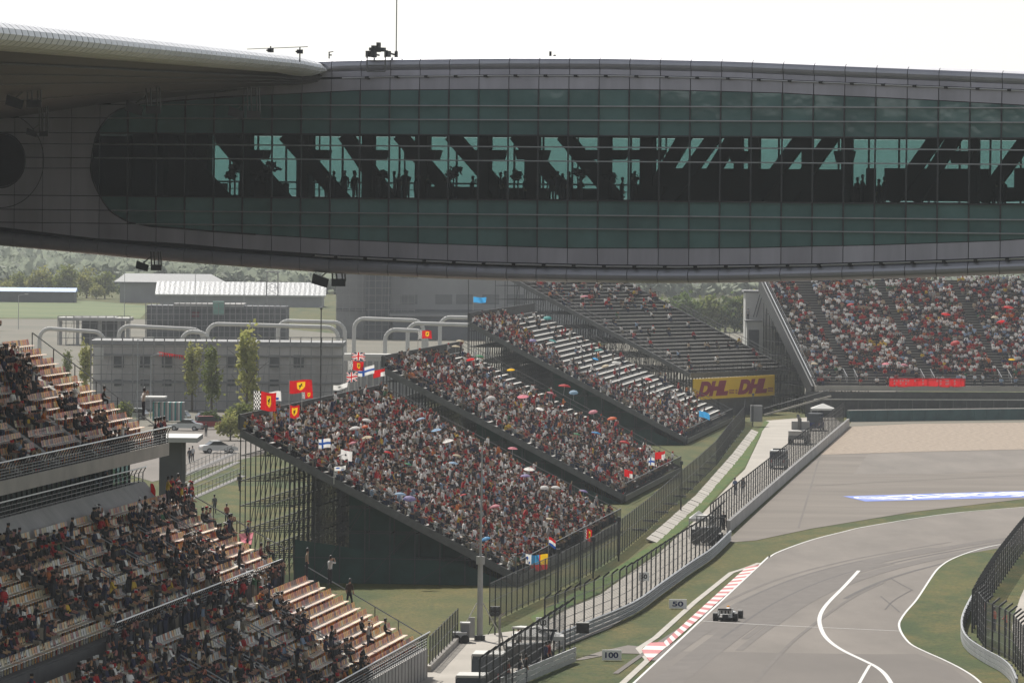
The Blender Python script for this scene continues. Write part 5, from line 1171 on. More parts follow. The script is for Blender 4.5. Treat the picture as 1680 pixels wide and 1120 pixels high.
# white canopy roof beside the upper tier and the stepped lawn with railings
p = [PY(x, y, 500) for x, y in ((282, 727), (327, 713), (296, 706), (270, 716))]; t = thing('white_canopy', 'small flat white canopy roof sticking out beside the upper tier corner', 'canopy', Vector((p[0].x, 500, 0)))
q = M(); za = p[0].z; q.box(p[0].x - 1.2, p[1].x, 497, 506, za + .2, za + .6); part('roof', q, 'wall_white', t)
q = M(); q.box(p[0].x - 1.0, p[1].x - 1.4, 499, 505, 0, za + .2); part('wall', q, 'wall_dark', t)
sheet('lower_lawn', [(255, 830), (390, 752), (430, 740), (450, 800), (430, 850), (330, 870), (285, 850)], .01, 'lawn')
for i, (a, b) in enumerate((((300, 800), (392, 757)), ((305, 822), (400, 780)), ((285, 786), (385, 742)))):
    A, Bq = G(*a), G(*b); q = M(); n = 16
    for zz in (.5, 1.05): q.beam(A + Vector((0, 0, zz)), Bq + Vector((0, 0, zz)), .05)
    fr = part('lawn_railing', q, 'mid_steel', label=('dark railing along the middle lawn step', 'dark railing along the lowest lawn step', 'dark railing at the edge of the parking above the lawn')[i], cat='railing', group='railings on the stepped lawn')
    for j in range(n + 1):
        q = M(); c = A.lerp(Bq, j / n); q.beam(c, c + Vector((0, 0, 1.05)), .05); part('post', q, 'mid_steel', fr)
    part('lawn_step', strip([A, Bq], .7, .03), 'concrete_dark', kind='structure')
# white building at the right, behind the bench stand
B = Bx('white_block', 'plain white flat roofed building with scaffolding between the bench stand and the far right stand', 1222, 1310, 700, Y=890)
B.box('tower', 1221, 1268, 479, 700, 0, 8, 'wall_white'); B.box('rear_wall', 1268, 1320, 481, 700, 2, 9, 'wall_white'); B.box('parapet', 1220, 1271, 477, 480, -.2, 8.2, 'wall_grey'); B.box('front_bay', 1222, 1248, 526, 700, -4, 0, 'wall_white'); B.box('bay_roof', 1221, 1249, 524, 527, -4.2, 0, 'wall_grey'); B.box('doorway', 1226, 1243, 540, 582, -4.2, -3.9, 'wall_dark')
B.windows((1279,), 545, 566, 11, frame='wall_grey'); B.windows((1279,), 505, 524, 11, frame='wall_grey'); q = M()
for a, b in ((1237, 1252),): q.beam(PY(1236, 520, B.Y - .5), PY(1247, 482, B.Y - .5), .12); q.beam(PY(1241, 520, B.Y - .5), PY(1251, 482, B.Y - .5), .12)
part('ladder', q, 'mid_steel', B.t); B.scaff(1266, 1312, 478, 700, 11, 20, -1.2)
person('stand', PY(1227, 526, B.Y - 2), math.pi, 'lone person standing on the bay roof of the white building', None, (.3, .3, .3), None)
# yellow banner
Pa, Pb = PY(1137, 656, 836), PY(1270, 648, 856); ht = 2.95; ud = (Pb - Pa); wd = ud.length; ud.normalize()
t = thing('yellow_banner', 'long yellow advertising banner with dark red lettering written twice below the bench stand', 'banner', Pa); nrm = Vector((ud.y, -ud.x, 0)).normalized(); nrm = nrm if nrm.y < 0 else -nrm
mat('banner_yellow', '#e0b414', .7, nscale=.4, namt=.06); mat('banner_red', '#8c1a34', .7)
q = M(); q.obox((Pa + Pb) / 2 + Vector((0, 0, ht / 2)), ud * (wd / 2), nrm * .08, (0, 0, ht / 2)); part('board', q, 'banner_yellow', t)
for k in (.235, .72):
    c = Pa + ud * (wd * k) + Vector((0, 0, ht * .50)) + nrm * .12; q = M(); put_text(q, 'DHL', c, ud, (0, 0, 1), wd * .37, ht * .72, shear=.30, bold=.075); part('lettering', q, 'banner_red', t)
    q = M()
    for j in range(3):
        z = ht * (.22 + .075 * j); x0 = wd * (k + .19); q.obox(Pa + ud * (x0 + wd * .035) + Vector((0, 0, z)) + nrm * .12, ud * (wd * .033), nrm * .01, (0, 0, .055))
        q.obox(Pa + ud * (wd * (k - .2)) + Vector((0, 0, z)) + nrm * .12, ud * (wd * .012), nrm * .01, (0, 0, .055))
    part('speed_lines', q, 'banner_red', t)
for k in (0, .33, .66, 1.0):
    q = M(); c = Pa + ud * (wd * k) - nrm * .2; q.beam((c.x, c.y, 0), (c.x, c.y, Pa.z + ht), .14); part('post', q, 'dark_steel', t)
q = M(); q.quad(Pa - Vector((0, 0, Pa.z)) - nrm * .3, Pb - Vector((0, 0, Pb.z)) - nrm * .3, Pb - nrm * .3, Pa - nrm * .3); part('back_netting', q, 'tread', t)
# tyre wall
ta, tb = G(1392, 692), G(1990, 685); n = 30; t = thing('tyre_wall', 'long dark teal barrier with a pale top edge behind the gravel', 'barrier', ta)
for i in range(n):
    a, b = ta.lerp(tb, i / n), ta.lerp(tb, (i + .985) / n); q = M(); q.beam(a + Vector((0, .5, .8)), b + Vector((0, .5, .8)), .9, 1.55); part('barrier_block', q, 'tyre_wall', t); q = M(); q.beam(a + Vector((0, .3, 1.62)), b + Vector((0, .3, 1.62)), .5, .12); part('top_board', q, 'plank', t)
# red banner on the far right stand's front rail
A_, B_ = SE.p(0, -1.75, SE.z0 + .05), None
def se_x(px): return (PN(px, 620, SE.p(0, -1.75, 0), SE.v) - SE.p(0, -1.75, 0)).dot(SE.u)
a0, a1 = se_x(1459), se_x(1584); t = thing('red_banner', 'long red cloth banner with white characters on the front rail of the far right stand', 'banner', SE.p(a0, -1.75, SE.z0))
q = M(); n = 40
for i in range(n):
    u0, u1 = a0 + (a1 - a0) * i / n, a0 + (a1 - a0) * (i + 1) / n; f = lambda u: -1.72 - .07 * math.sin(u * 3.1) - .04 * math.sin(u * 7)
    q.quad(SE.p(u0, f(u0), SE.z0 - .05 + .08 * math.sin(u0 * .9)), SE.p(u1, f(u1), SE.z0 - .05 + .08 * math.sin(u1 * .9)), SE.p(u1, f(u1), SE.z0 + 1.12), SE.p(u0, f(u0), SE.z0 + 1.12))
part('cloth', q, 'c_red', t); q = M()
for wpx in (1467, 1471, 1477, 1481, 1486, 1490, 1501, 1514, 1537, 1543, 1552, 1555, 1566):
    u0 = se_x(wpx)
    for rw in (0, 1):
        if rw and rnd.random() < .4: continue
        for j in range(3): q.obox(SE.p(u0 + .02 * j, -1.87, SE.z0 + (.78 - .42 * rw) + .1 * (j - 1)), SE.u * .13, SE.v * .01, (0, 0, .022))
        q.obox(SE.p(u0, -1.87, SE.z0 + .78 - .42 * rw), SE.u * .022, SE.v * .01, (0, 0, .14))
part('characters', q, 'white_paint', t)
for i, px in enumerate((1583, 1601, 1614)): person('stand_cheer' if i != 1 else 'stand', SE.p(se_x(px), -1.1, SE.z0), yaw_of(-SE.v) + .3 * i - .2, 'person in white overalls at the rail, %s of three right of the red banner' % ('left', 'middle', 'right')[i], 'people in white overalls', (.65, .66, .7), None)
# ============================================================ FENCES, BARRIERS
def mesh_panel(q, a, b, z0, z1):
    n = len(q.v); L_ = (b - a).length; q.add([(a.x, a.y, z0), (b.x, b.y, z0), (b.x, b.y, z1), (a.x, a.y, z1)], [(0, 1, 2, 3)]); 
    if q.uv is None: q.uv = []
    q.uv += [(0, 0), (L_, 0), (L_, z1 - z0), (0, z1 - z0)]
def fence(nm, lab, line, h, step, mmat, top=None, post='dark_steel', pw=.11, cables=6, z0=0.1, first=True):
    P = resample(line, step); t = thing(nm, lab, 'fence', P[0]); q = M()
    for a, b in zip(P, P[1:]): mesh_panel(q, a, b, z0, h)
    part('wire_mesh', q, mmat, t); c = M()
    for k in range(cables):
        z = .3 + (h - .35) * k / max(1, cables - 1)
        for a, b in zip(P, P[1:]): c.beam((a.x, a.y, z), (b.x, b.y, z), .03)
    part('cables', c, 'dark_steel', t, kind='stuff')
    for i, p in enumerate(P):
        q = M(); q.beam(p, p + Vector((0, 0, h)), pw, pw); j = P[min(i + 1, len(P) - 1)] - P[max(0, i - 1)]; j.normalize(); s = Vector((j.y, -j.x, 0))
        if top: q.beam(p + Vector((0, 0, h)), p + s * top + Vector((0, 0, h + abs(top) * .8)), pw, pw)
        part('post', q, post, t)
    return P
def off(line, d):
    out = []
    for i, p in enumerate(line):
        j = line[min(i + 1, len(line) - 1)] - line[max(0, i - 1)]; j.normalize(); out.append(p + Vector((-j.y, j.x, 0)) * d)
    return out
AM = [G(*p) for p in [(912, 1063), (967, 1040), (1040, 1008), (1087, 974.5), (1133, 941), (1168, 917), (1199, 887)]]
WL = [G(1195, 873), G(1300, 779.5), G(1392.5, 699)]
def armco(lab, line, h=.98, nr=3, step=4.0, flip=1):
    P = resample(line, .9); t = thing('guard_rail', lab, 'guard rail', P[0]); hh = h / nr
    for k in range(nr):
        q = M(); rings = []
        for i, p in enumerate(P):
            j = P[min(i + 1, len(P) - 1)] - P[max(0, i - 1)]; j.normalize(); s = Vector((j.y, -j.x, 0)) * flip
            rings.append([p + s * d + Vector((0, 0, .06 + hh * (k + z))) for d, z in ((-.02, .06), (.10, .16), (.10, .30), (-.02, .46), (-.02, .52), (.10, .66), (.10, .80), (-.02, .90), (-.05, .90), (-.05, .06))])
        q.loft(rings); part('rail', q, 'galv', t)
    for i, p in enumerate(resample(line, step)):
        q = M(); s = Vector((.1 * flip, -.03, 0)); q.beam(p - s * 1.3, p - s * 1.3 + Vector((0, 0, h + .06)), .12); part('post', q, 'mid_steel', t)
    return t
armco('long grey guard rail of stacked rails along the left grass verge of the track', smooth_line(AM, 4)); 
armco('short lower guard rail by the access lane at the bottom edge', [G(944, 1086), G(944, 1086) - (G(944, 1086) - G(863, 1120)) * 1.5])
q = M(); t = thing('concrete_wall', 'straight pale concrete wall along the right of the service road', 'wall', WL[0]); Pw = resample(WL, 4.0)
for a, b in zip(Pw, Pw[1:]): q = M(); d = (b - a).normalized(); q.beam(a + d * .02 + Vector((0, 0, .55)), b - d * .02 + Vector((0, 0, .55)), .32, 1.1); part('wall_block', q, 'concrete_wall', t)
F1 = fence('debris_fence', 'tall wire debris fence with cranked posts behind the long guard rail', [p for p in off(smooth_line(AM, 4), .8)], 3.4, 4.0, 'debris_mesh', top=.45)
F2 = fence('debris_fence', 'tall wire debris fence with posts behind the straight concrete wall', off([G(1178, 889)] + WL, .7), 3.4, 4.0, 'debris_mesh', top=.3)
_a = G(913, 1081); fence('debris_fence', 'near tall debris fence with cranked posts at the bottom beside the marshals', [_a + Vector((.6, 5, 0)), _a, _a - lu * 44], 3.3, 3.4, 'debris_mesh', top=-.6)
F3 = fence('mesh_fence', 'dark mesh fence with thin posts along the foot of the scaffold stands', [G(*p) for p in [(803, 1024), (850, 1000), (923, 966), (973, 938), (1013, 912), (1060, 873), (1082, 852), (1117, 819), (1147, 792), (1175, 764), (1200, 729), (1221, 703), (1222, 690)]], 3.0, 3.0, 'dark_mesh', pw=.08, cables=3)
fence('mesh_fence', 'dark mesh fence in front of the lawn beside the end of the left stand', [G(705, 1100), G(752, 1050)], 2.3, 2.6, 'dark_mesh', pw=.08, cables=3)
q = M(); q.beam(G(703, 1102) + Vector((0, 0, .2)), G(752, 1052) + Vector((0, 0, .2)), .3, .4); part('fence_kerb', q, 'concrete', kind='structure')
IA = [G(*p) for p in [(1680, 905), (1664, 918), (1640, 940), (1618, 964), (1600, 988), (1587, 1011), (1579, 1030), (1577, 1046), (1581, 1060), (1590, 1071), (1604, 1081), (1622, 1092), (1642, 1103), (1658, 1118), (1668, 1140)]]
armco('curving silver guard rail round the inner grass at the lower right', smooth_line(IA[3:], 4), flip=-1)
fence('debris_fence', 'dark row of cranked debris fence posts curving behind the inner guard rail', [G(*p) for p in [(1720, 858), (1690, 892), (1668, 920), (1650, 945), (1632, 971), (1617, 996), (1604, 1019), (1595, 1038)]], 3.1, 4.0, 'inner_mesh', top=-.8, pw=.14)
fence('debris_fence', 'lower right debris fence with cranked posts in front of the marshals', [G(1604, 1046), G(1616, 1064), G(1630, 1070), G(1646, 1077), G(1662, 1088), G(1680, 1112), G(1700, 1140)], 3.3, 2.6, 'inner_mesh', top=-.5, pw=.12)
# thin loudspeaker poles along the stands
for i, (px, pb, pt) in enumerate(((915, 990, 905), (952, 968, 876), (1015, 920, 852), (1117, 842, 760), (1235, 700, 648), (973, 948, 885))):
    a = G(px, pb); zt = PY(px, pt, a.y).z; t = thing('speaker_pole', 'thin dark pole at the stand fence, %s' % ('nearest the lawn', 'second from the lawn', 'below the red flag of the nearest stand', 'by the right corner of the middle stand', 'before the yellow banner', 'behind the second one from the lawn')[i], 'pole', a, 'thin poles along the stand fence')
    q = M(); q.tube(a, (a.x, a.y, zt), .07, 6); part('shaft', q, 'dark_steel', t); q = M(); q.box(a.x - .16, a.x + .16, a.y - .14, a.y + .14, zt - .1, zt + .25); part('speaker', q, 'dark_steel', t)
p = G(1471, 672); t = thing('speaker_pole', 'brown pole in front of the red banner rising behind the teal barrier', 'pole', p); zt = PY(1471, 598, p.y).z; q = M(); q.tube(p, (p.x, p.y, zt), .11, 8, .07); part('shaft', q, 'plank_grey', t); q = M(); q.ball((p.x, p.y, zt), .18, n=8, k=5); part('head', q, 'wall_white', t)
# main light mast
p = G(787, 1050); t = thing('lighting_mast', 'tall pale grey tapering mast standing by the lawn and the service road', 'mast', p); z1 = PY(789, 918, p.y).z; z2 = PY(791, 735, p.y).z
q = M(); q.tube(p, (p.x, p.y, z1), .22, 12, .18); part('lower_shaft', q, 'concrete_wall', t); q = M(); q.tube((p.x, p.y, z1), (p.x + .05, p.y, z2), .09, 8, .05); part('upper_shaft', q, 'galv', t); q = M(); q.tube((p.x, p.y, z1 - .3), (p.x, p.y, z1 + .25), .30, 10); part('collar', q, 'concrete_wall', t)
q = M(); q.tube(p, p + Vector((0, 0, .35)), .38, 10); part('base', q, 'dark_steel', t); q = M(); q.box(p.x - .75, p.x - .35, p.y - .2, p.y + .2, .2, 1.6); part('junction_box', q, 'concrete_wall', t)
for s in (-1, 1): q = M(); q.tube(p + Vector((s * 1.6, .3, 0)), p + Vector((s * .2, .1, 2.6)), .04, 6); part('stay', q, 'plank', t)
# ============================================================ BOARDS AND SIGNS
def board(px, py0, py1, w_, txt, lab, legs=0, thick=.12, base=None):
    b = G(px, base or py1); k = b.y / FOC; ht = (py1 - py0) * k; wd = w_ * k; zb = (( (base or py1) - py1) * k) if base else 0.03; t = thing('distance_board', lab, 'distance board', b, 'braking distance boards')
    q = M(); q.box(b.x - wd / 2, b.x + wd / 2, b.y - thick / 2, b.y + thick / 2, zb, zb + ht); part('panel', q, 'board_white', t)
    q = M(); put_text(q, txt, (b.x, b.y - thick / 2 - .012, zb + ht * .5), (1, 0, 0), (0, 0, 1), wd * (.68 if len(txt) == 3 else .62), ht * .56, bold=.03); part('number', q, 'c_navy' if not legs else 'c_black', t)
    for s in (-.3, .3): q = M(); q.beam((b.x + s * wd, b.y + .1, 0), (b.x + s * wd, b.y + .1, zb + ht), .07); part('leg', q, 'steel', t)
board(1003.5, 1066, 1083, 32, '100', 'white board reading 100 standing on the grass by the kerb end'); board(1112, 983, 998, 29, '50', 'white board reading 50 standing on the grass by the guard rail')
board(889, 1012, 1029, 20, '100', 'grey sign reading 100 fixed high on the debris fence', 1, base=1064); board(1056, 938, 952, 17, '50', 'grey sign reading 50 fixed on posts at the debris fence', 1, base=984)
b = G(935, 1072); k = b.y / FOC; t = thing('light_board', 'black rectangular light panel on a thin frame at the guard rail gap', 'light panel', b); zz = lambda py: (1072 - py) * k
q = M(); q.box(b.x + 10 * k, b.x + 31 * k, b.y, b.y + .25, zz(1038), zz(1022)); part('screen', q, 'black', t); q = M(); q.box(b.x + 9.5 * k, b.x + 31.5 * k, b.y - .03, b.y + .3, zz(1022), zz(1020)); part('hood', q, 'wall_white', t)
q = M(); q.beam((b.x, b.y, 0), (b.x, b.y, zz(1023)), .07); q.beam((b.x, b.y, zz(1023.5)), (b.x + 11 * k, b.y, zz(1023.5)), .06); q.beam((b.x + 8 * k, b.y, 0), (b.x + 8 * k, b.y, zz(1023)), .04); part('frame', q, 'dark_steel', t)
p = G(812, 1041); t = thing('signal_lamp_stand', 'dark cluster of lamps on a thin tripod behind the near fence', 'lamp stand', p); k = p.y / FOC
q = M(); q.tube(p, p + Vector((0, 0, 40 * k)), .06, 6); part('pole', q, 'dark_steel', t); q = M(); q.box(p.x - 8 * k, p.x + 8 * k, p.y - .2, p.y + .2, 31 * k, 47 * k); part('lamp_box', q, 'black', t)
for dx in (-4, 4):
    for dz in (35, 43): q = M(); q.tube(p + Vector((dx * k, -.2, dz * k)), p + Vector((dx * k, -.42, dz * k)), 3 * k, 10); part('lamp', q, 'dark_steel', t)
for s in (-1, 1): q = M(); q.tube(p + Vector((s * .5, 0, 0)), p + Vector((0, 0, .9)), .03, 5); part('leg', q, 'dark_steel', t)
p = G(832, 1108); t = thing('brace_frame', 'tall dark braced frame rising beside the near debris fence', 'frame', p); k = p.y / FOC; q = M(); q.beam(p + Vector((-13 * k, 0, 0)), p + Vector((-13 * k, 0, 98 * k)), .14); q.beam(p + Vector((-11 * k, 0, 72 * k)), p + Vector((0, 0, 22 * k)), .10); q.beam(p + Vector((-12 * k, 0, 45 * k)), p + Vector((-3 * k, 0, 20 * k)), .10); q.beam(p + Vector((-13 * k, 0, 98 * k)), p + Vector((-5 * k, -.5, 104 * k)), .1); part('bars', q, 'plank_grey', t)
# tipped trolley by the lawn
p = G(757, 1054); k = p.y / FOC; t = thing('hopper_trailer', 'small grey hopper trailer parked by the mesh fence and the mast', 'trailer', p)
q = M(); q.prism([(p.x - 15 * k, p.y - .6, 18 * k), (p.x + 9 * k, p.y - .6, 18 * k), (p.x + 6 * k, p.y - .6, 6 * k), (p.x - 10 * k, p.y - .6, 6 * k)], (0, 1.2, 0)); part('hopper', q, 'steel', t); q = M(); q.box(p.x - 2 * k, p.x + 13 * k, p.y + .2, p.y + 1.2, 0, 31 * k); part('cabinet', q, 'wall_grey', t); q = M(); q.box(p.x - 3 * k, p.x + 14 * k, p.y + .1, p.y + 1.3, 31 * k, 33 * k); part('lid', q, 'wall_white', t)
for dx in (-8, 6): q = M(); q.tube((p.x + dx * k, p.y - .7, .3), (p.x + dx * k, p.y - .5, .3), .3, 12); part('wheel', q, 'black', t)
# ============================================================ VEHICLES BESIDE THE TRACK
def van(nm, px, py, rz, lab, L_=4.6, W_=1.9, H_=2.1, m='car_white', bm=None, roof='car_white'):
    t = thing(nm, lab, 'van', G(px, py), None, rz=rz); h = H_
    q = M(); q.prism([(-L_ / 2, -W_ / 2, .35), (L_ / 2, -W_ / 2, .35), (L_ / 2, -W_ / 2, .95), (L_ / 2 - .9, -W_ / 2, 1.15), (-L_ / 2, -W_ / 2, 1.15)], (0, W_, 0)); part('body', q, bm or m, t, local=True)
    q = M(); q.loft([[(-L_ / 2 + .02, y, 1.15), (L_ / 2 - .95, y, 1.15), (L_ / 2 - 1.5, y * .94, h - .08), (-L_ / 2 + .15, y * .94, h - .08)] for y in (-W_ / 2 + .03, W_ / 2 - .03)]); part('window', q, 'window_dark', t, local=True)
    q = M(); q.box(-L_ / 2 + .1, L_ / 2 - 1.45, -W_ / 2 * .95, W_ / 2 * .95, h - .1, h + .04); part('roof', q, roof, t, local=True)
    for x in (-L_ / 2 + .35, -.3, L_ / 2 - 1.5):
        for s in (-1, 1): q = M(); q.box(x - .06, x + .06, s * (W_ / 2 - .03) - .02, s * (W_ / 2 - .03) + .02, 1.1, h - .05); part('pillar', q, bm or m, t, local=True)
    for x in (-L_ / 2 + .8, L_ / 2 - .8):
        for s in (-1, 1): q = M(); q.tube((x, s * W_ / 2, .36), (x, s * (W_ / 2 - .22), .36), .36, 14); part('wheel', q, 'black', t, local=True)
    for s in (-1, 1): q = M(); q.box(-L_ / 2 - .03, -L_ / 2 + .03, s * .75 - .1, s * .75 + .1, .75, 1.1); part('tail_light', q, 'kerb_red', t, local=True); q = M(); q.box(L_ / 2 - .03, L_ / 2 + .03, s * .7 - .15, s * .7 + .15, .65, .85); part('headlight', q, 'wall_white', t, local=True)
    return t
van('service_van', 1278, 768, 1.45, 'white van with roof light bar parked behind the fence on the service road', m='car_silver'); o = bpy.data.objects['service_van']; q = M(); q.box(-.3, .3, -.7, .7, 2.14, 2.3); part('light_bar', q, 'black', o, local=True)
van('service_van', 803, 1128, 1.5, 'black van with a white roof behind the near fence', m='black', roof='wall_white', H_=2.25, W_=2.0); van('service_van', 776, 1150, 1.5, 'dark car with white roof at the very bottom behind the near fence', m='car_dark', roof='wall_white', H_=1.7, L_=4.2)
def crane(px, py, rz, lab):
    t = thing('crane_truck', lab, 'crane truck', G(px, py), None, rz=rz)
    q = M(); q.box(-3.2, 3.2, -1.15, 1.15, .7, 1.2); part('chassis', q, 'mid_steel', t, local=True); q = M(); q.prism([(1.5, -1.1, 1.2), (3.2, -1.1, 1.2), (3.2, -1.1, 2.0), (2.8, -1.1, 2.8), (1.5, -1.1, 2.8)], (0, 2.2, 0)); part('cab', q, 'concrete_wall', t, local=True)
    q = M(); q.box(3.0, 3.24, -1.0, 1.0, 1.9, 2.5); part('windscreen', q, 'window_dark', t, local=True); q = M(); q.tube((.6, 0, 1.2), (.6, 0, 3.2), .25, 8); q.beam((.6, 0, 3.1), (-2.8, 0, 3.7), .3); q.beam((.6, .0, 2.0), (-.8, 0, 3.3), .15); part('crane_arm', q, 'mid_steel', t, local=True)
    q = M(); q.box(-3.2, 1.2, -1.15, 1.15, 1.2, 1.75); part('bed', q, 'plank_grey', t, local=True)
    for x in (-2.4, -1.3, 2.2):
        for s in (-1, 1): q = M(); q.tube((x, s * 1.2, .5), (x, s * .85, .5), .5, 14); part('wheel', q, 'black', t, local=True)
crane(1311, 728, 1.45, 'pale crane truck with folded arm on the service road behind the white van'); van('service_van', 1338, 706, 1.4, 'dark blue van at the far end of the service road', m='c_navy', roof='car_dark', H_=2.3)
def tractor(px, py, rz, lab):
    t = thing('tractor', lab, 'tractor', G(px, py), None, rz=rz)
    for x, r_ in ((-.9, .8), (1.3, .5)):
        for s in (-1, 1): q = M(); q.tube((x, s * .95, r_), (x, s * .55, r_), r_, 16); part('wheel', q, 'black', t, local=True)
    q = M(); q.box(0, 1.9, -.4, .4, .8, 1.5); part('bonnet', q, 'mid_steel', t, local=True); q = M(); q.box(-1.3, .1, -.6, .6, .9, 1.5); part('body', q, 'mid_steel', t, local=True)
    q = M(); q.box(-1.2, .1, -.7, .7, 2.5, 2.62); part('roof', q, 'wall_white', t, local=True)
    for x in (-1.1, 0):
        for s in (-.6, .6): q = M(); q.beam((x, s, 1.5), (x, s, 2.5), .07); part('pillar', q, 'dark_steel', t, local=True)
    q = M(); q.beam((1.7, .5, .9), (2.6, .5, 2.2), .14); q.beam((1.7, -.5, .9), (2.6, -.5, 2.2), .14); q.beam((2.6, -.7, 2.2), (2.6, .7, 2.2), .16); part('lift_arm', q, 'dark_steel', t, local=True)
tractor(1160, 892, 1.2, 'dark tractor with white roof at the opening between the two fences'); tractor(868, 1092, 1.1, 'dark machine with big wheels under the white awning behind the near fence')
def tent(px, py, w_, d_, h, lab, col='wall_white'):
    p = G(px, py); t = thing('marshal_tent', lab, 'tent', p); q = M(); q.add([(p.x - w_ / 2, p.y - d_ / 2, h), (p.x + w_ / 2, p.y - d_ / 2, h), (p.x + w_ / 2, p.y + d_ / 2, h), (p.x - w_ / 2, p.y + d_ / 2, h), (p.x, p.y, h + .7), (p.x - w_ / 2, p.y - d_ / 2, h - .25), (p.x + w_ / 2, p.y - d_ / 2, h - .25)], [(0, 1, 4), (1, 2, 4), (2, 3, 4), (3, 0, 4), (0, 5, 6, 1)]); part('canopy', q, col, t)
    for sx in (-1, 1):
        for sy in (-1, 1): q = M(); q.beam((p.x + sx * w_ / 2, p.y + sy * d_ / 2, 0), (p.x + sx * w_ / 2, p.y + sy * d_ / 2, h), .06); part('leg', q, 'steel', t)
tent(1350, 688, 3.4, 3, 1.6, 'white tent canopy at the far end of the service road'); tent(882, 1086, 3.4, 2.4, 1.8, 'wide white awning behind the near fence by the 100 sign'); tent(1146, 884, 1.7, 1.6, 1.9, 'small white shelter roof at the fence opening')
q = M(); p = G(1241, 700); q.box(p.x - .8, p.x + .8, p.y, p.y + 1.5, .7, 2.9); part('white_cabinet', q, 'wall_grey', label='pale grey cabinet below the yellow banner at the road end', cat='cabinet')
# racing car
p = G(1190, 1018.5); f1 = thing('racing_car', 'white and black open wheel racing car driving away along the kerb', 'racing car', p, None, rz=-R(9))   # local +Y forward
def f1p(nm, q, m, par=f1, smooth=False): return part(nm, q, m, par, local=True, smooth=smooth)
q = M(); q.loft([[(-.25, 0, .12), (.25, 0, .12), (.2, 0, .5), (-.2, 0, .5)], [(-.55, 1.0, .1), (.55, 1.0, .1), (.35, 1.0, .6), (-.35, 1.0, .6)], [(-.70, 1.9, .1), (.70, 1.9, .1), (.55, 1.9, .62), (-.55, 1.9, .62)], [(-.33, 2.5, .12), (.33, 2.5, .12), (.28, 2.5, .6), (-.28, 2.5, .6)], [(-.22, 3.4, .2), (.22, 3.4, .2), (.18, 3.4, .5), (-.18, 3.4, .5)], [(-.1, 4.3, .22), (.1, 4.3, .22), (.08, 4.3, .36), (-.08, 4.3, .36)]]); f1p('body', q, 'car_white')
q = M(); q.prism([(-.12, .7, .5), (-.2, 1.6, .6), (-.13, 1.85, .95), (-.08, 1.5, .95), (-.03, .8, .62)], (.2, 0, 0)); f1p('airbox', q, 'car_white'); q = M(); q.box(-.1, .1, 1.55, 1.68, .96, 1.04); f1p('camera_pod', q, 'c_yellow')
q = M(); q.ball((0, 2.15, .68), .14, .16, .15, n=10, k=6); f1p('helmet', q, 'c_red', smooth=True)
q = M(); q.box(-.5, .5, -.25, .12, .82, .88); q.box(-.5, .5, -.32, -.18, .86, .95); rw = f1p('rear_wing', q, 'black')
for s in (-1, 1): q = M(); q.box(s * .51 - .015, s * .51 + .015, -.42, .3, .45, .96); f1p('endplate', q, 'car_white', rw)
q = M(); q.box(-.42, .42, -.20, .15, .55, .82); f1p('wing_advert', q, 'wall_white'); q = M()
for x in (-.24, .02, .25): q.box(x - .05, x + .05, -.215, -.205, .58, .78)
f1p('advert_letters', q, 'black'); q = M(); q.box(-.5, .5, -.1, .6, .1, .28); q.box(-.2, .2, -.25, 0, .25, .5); f1p('diffuser', q, 'black'); q = M(); q.box(-.7, .7, 4.2, 4.55, .1, .16); q.box(-.72, -.68, 4.1, 4.6, .08, .32); q.box(.68, .72, 4.1, 4.6, .08, .32); f1p('front_wing', q, 'car_white')
for y, wd, r_ in ((0.1, .36, .33), (3.15, .33, .33)):
    for s in (-1, 1): q = M(); q.tube((s * .9, y, r_), (s * (.9 - wd), y, r_), r_, 20); wl = f1p('wheel', q, 'black'); q = M(); q.tube((s * .905, y, r_), (s * .88, y, r_), .17, 12); f1p('rim', q, 'dark_steel', wl)
q = M()
for y in (.1, 3.15):
    for s in (-1, 1): q.beam((s * .2, y + .15, .42), (s * .62, y, .36), .04); q.beam((s * .2, y - .15, .25), (s * .62, y, .26), .04)
f1p('suspension', q, 'black')
